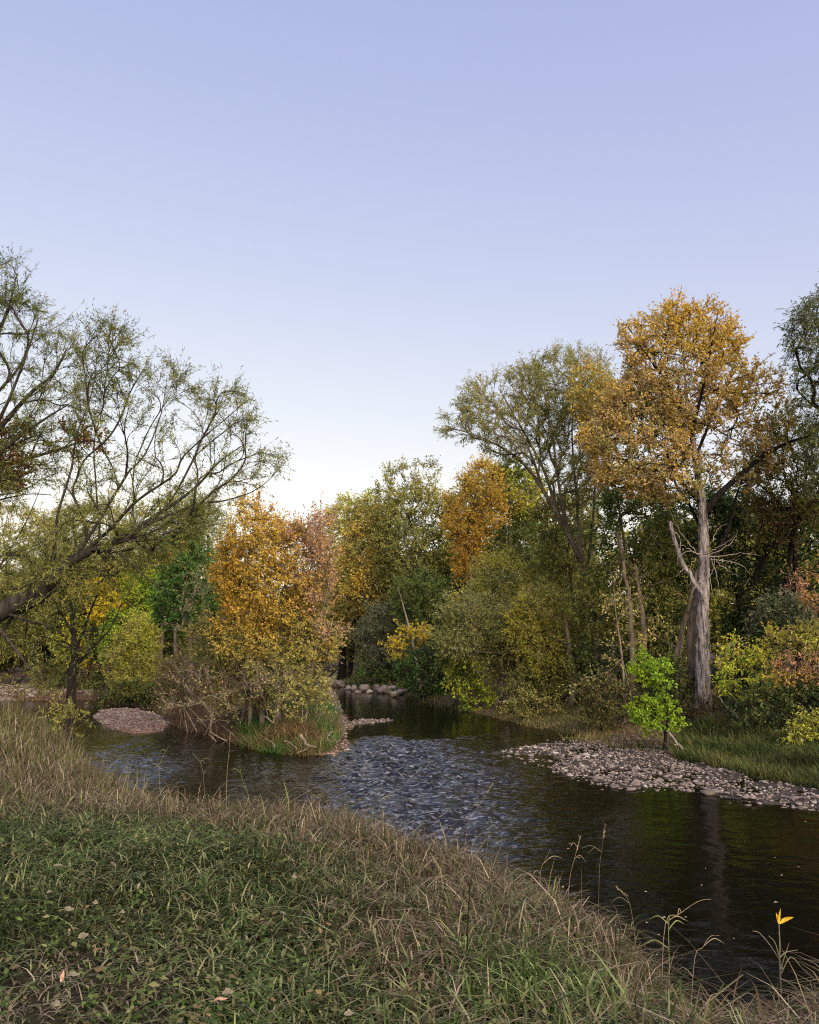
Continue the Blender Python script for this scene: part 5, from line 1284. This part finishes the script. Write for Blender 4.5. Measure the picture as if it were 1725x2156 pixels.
def yellow_sapling():
    D = 6.0
    p = P(1645, 2090, D); org = np.array([p[0], p[1], min(p[2], gz(p[0], p[1]))])
    t = thing('sapling_plant', org, 'small leafless stem topped by three bright yellow leaves over the black water', 'plant')
    S = spline([org, P(1642, 2040, D), P(1642, 1990, D), P(1640, 1945, D)], 14)
    V, F = tubes((S - org)[None], np.linspace(.007, .004, 14)[None], 6); new_mesh('stem', V, F, DRAB, t, smooth=True)
    top = S[-1]
    for tip in ((1644, 1912), (1671, 1931), (1634, 1921)):
        q = P(*tip, D - .03)
        n_ = 11; tt = np.linspace(0, 1, n_); ax = spline([top, top * .5 + q * .5 + np.array([0, 0, .008]), q], n_)
        dd = unit(q - top); sd = unit(np.cross(dd, np.array([.3, -1, .4]))); w = (.0125 if tip[0] > 1660 else .0085) * np.sin(np.pi * tt ** .8) ** .8
        L_ = ax - sd * w[:, None]; R_ = ax + sd * w[:, None]; ax2 = ax + np.array([0, .009, 0]) * np.sin(np.pi * tt)[:, None]
        V = np.stack([L_, ax2, R_], 1).reshape(-1, 3) - org; i = np.arange(n_ - 1)[:, None] * 3
        F = np.concatenate([i + [[0, 1, 4, 3]], i + [[1, 2, 5, 4]]])
        new_mesh('leaf', V, F, YEL, t, smooth=True)
    for k, pts in enumerate(([(1643, 2025), (1625, 1995), (1600, 1965), (1585, 1960)], [(1642, 2020), (1632, 1985), (1618, 1970)], [(1643, 2060), (1670, 2075), (1700, 2100)], [(1644, 2040), (1655, 2005), (1662, 1985)],
                             [(1645, 2050), (1665, 2015), (1690, 2040), (1715, 2060)], [(1643, 2015), (1655, 2005), (1680, 2000)])):
        V, F = tubes(spline([P(u, v, D - .02 * k) for u, v in pts], 10)[None] - org, np.linspace(.005, .002, 10)[None], 5)
        new_mesh('side_stem', V, F, DRAB, t, smooth=True)
yellow_sapling()

def arched_leaf(name, org, L, Wd, rz, m, lab, grp, tilt=0.0, curl=.2, roll=0.0):
    n_ = 9; t = np.linspace(0, 1, n_)
    w = Wd * .5 * np.sin(np.pi * np.clip(t, .02, .98) ** .85) ** .75
    x = (t - .5) * L; z = curl * L * (np.sin(np.pi * t) * .5 + .25 * np.sin(9 * t + L * 300)); w = w * (1 + .22 * np.sin(t * 17 + L * 500))
    V = np.stack([np.stack([x, -w, z + w * .35], -1), np.stack([x, 0 * w, z], -1), np.stack([x, w, z + w * .35], -1)], 1).reshape(-1, 3)
    i = np.arange(n_ - 1)[:, None] * 3
    F = np.concatenate([i + [[0, 1, 4, 3]], i + [[1, 2, 5, 4]]])
    o = new_mesh(name, V, F, m, smooth=True); o.location = org; o.rotation_euler = (roll, tilt, rz)
    return tag(o, lab, 'leaf', grp)
FL = [(131, 2060, .085, .032, PINKLEAF, 'smooth pink leaf standing upright in the trodden grass', 1.45, -1.1), (155, 2058, .10, .045, TANLEAF, 'grey-tan leaf lying beside the upright pink leaf', .2, 0), (176, 1975, .10, .06, TANLEAF, 'broad cupped tan leaf above the upright pink leaf', .9, 0),
      (145, 1920, .10, .06, TANLEAF, 'wide pale leaf near the left dry patch', .3, 0), (200, 1905, .09, .05, TANLEAF, 'curled pale leaf right of the wide pale leaf', -.5, 0), (122, 1826, .11, .035, TANLEAF, 'narrow tan leaf lying flat high on the lawn at left', .1, 0),
      (292, 1868, .08, .03, TANLEAF, 'slim pale leaf standing in green grass left of centre', 1.3, -.8), (105, 1882, .06, .04, TANLEAF, 'small whitish leaf by the left edge of the lawn', .6, 0), (620, 1850, .08, .05, TANLEAF, 'pale leaf in the grass under the brown band', .8, 0),
      (480, 2095, .09, .055, TANLEAF, 'dull leaf at the bottom of the lawn', .4, 0), (465, 2110, .10, .028, PINKLEAF, 'orange-tan sliver of leaf beside the dull leaf at the bottom', .2, 0), (595, 1925, .08, .03, TANLEAF, 'twisted straw-coloured leaf in the bright green tuft', -.9, 0),
      (888, 2060, .08, .035, TANLEAF, 'tan leaf on the lawn below the brown grass', .7, -.4), (735, 2140, .08, .05, TANLEAF, 'pale leaf at the bottom edge of the lawn', .5, 0), (258, 1925, .06, .04, TANLEAF, 'small tan leaf between the curled leaf and the green grass', .2, 0), (118, 2120, .09, .05, TANLEAF, 'grey leaf at the lower left of the trodden patch', -.3, 0)]
for u, v, L, Wd, m, lab, rz, tilt in FL:
    z = 1.12
    for _ in range(4): c = G(u, v, z + .10); z = gz(c[0], c[1])
    arched_leaf('fallen_leaf', (c[0], c[1], c[2] + .01), L * .6, Wd * .6, rz, m, lab, 'leaves fallen on the near bank', tilt, roll=.5)
rngF = np.random.default_rng(90)
for k in range(30):
    u, v = rngF.uniform(1150, 1720), rngF.uniform(1690, 2060)
    c = G(u, v, .012)
    if sdist(np.array([c[0]]), np.array([c[1]]), NEAR)[0] > -.15: continue
    arched_leaf('floating_leaf', (c[0], c[1], .012), rngF.uniform(.02, .05), rngF.uniform(.012, .025), rngF.uniform(0, 6.28), SPECK, 'tiny pale leaf drifting on the dark water', 'leaves drifting on the dark water', 0, .08)
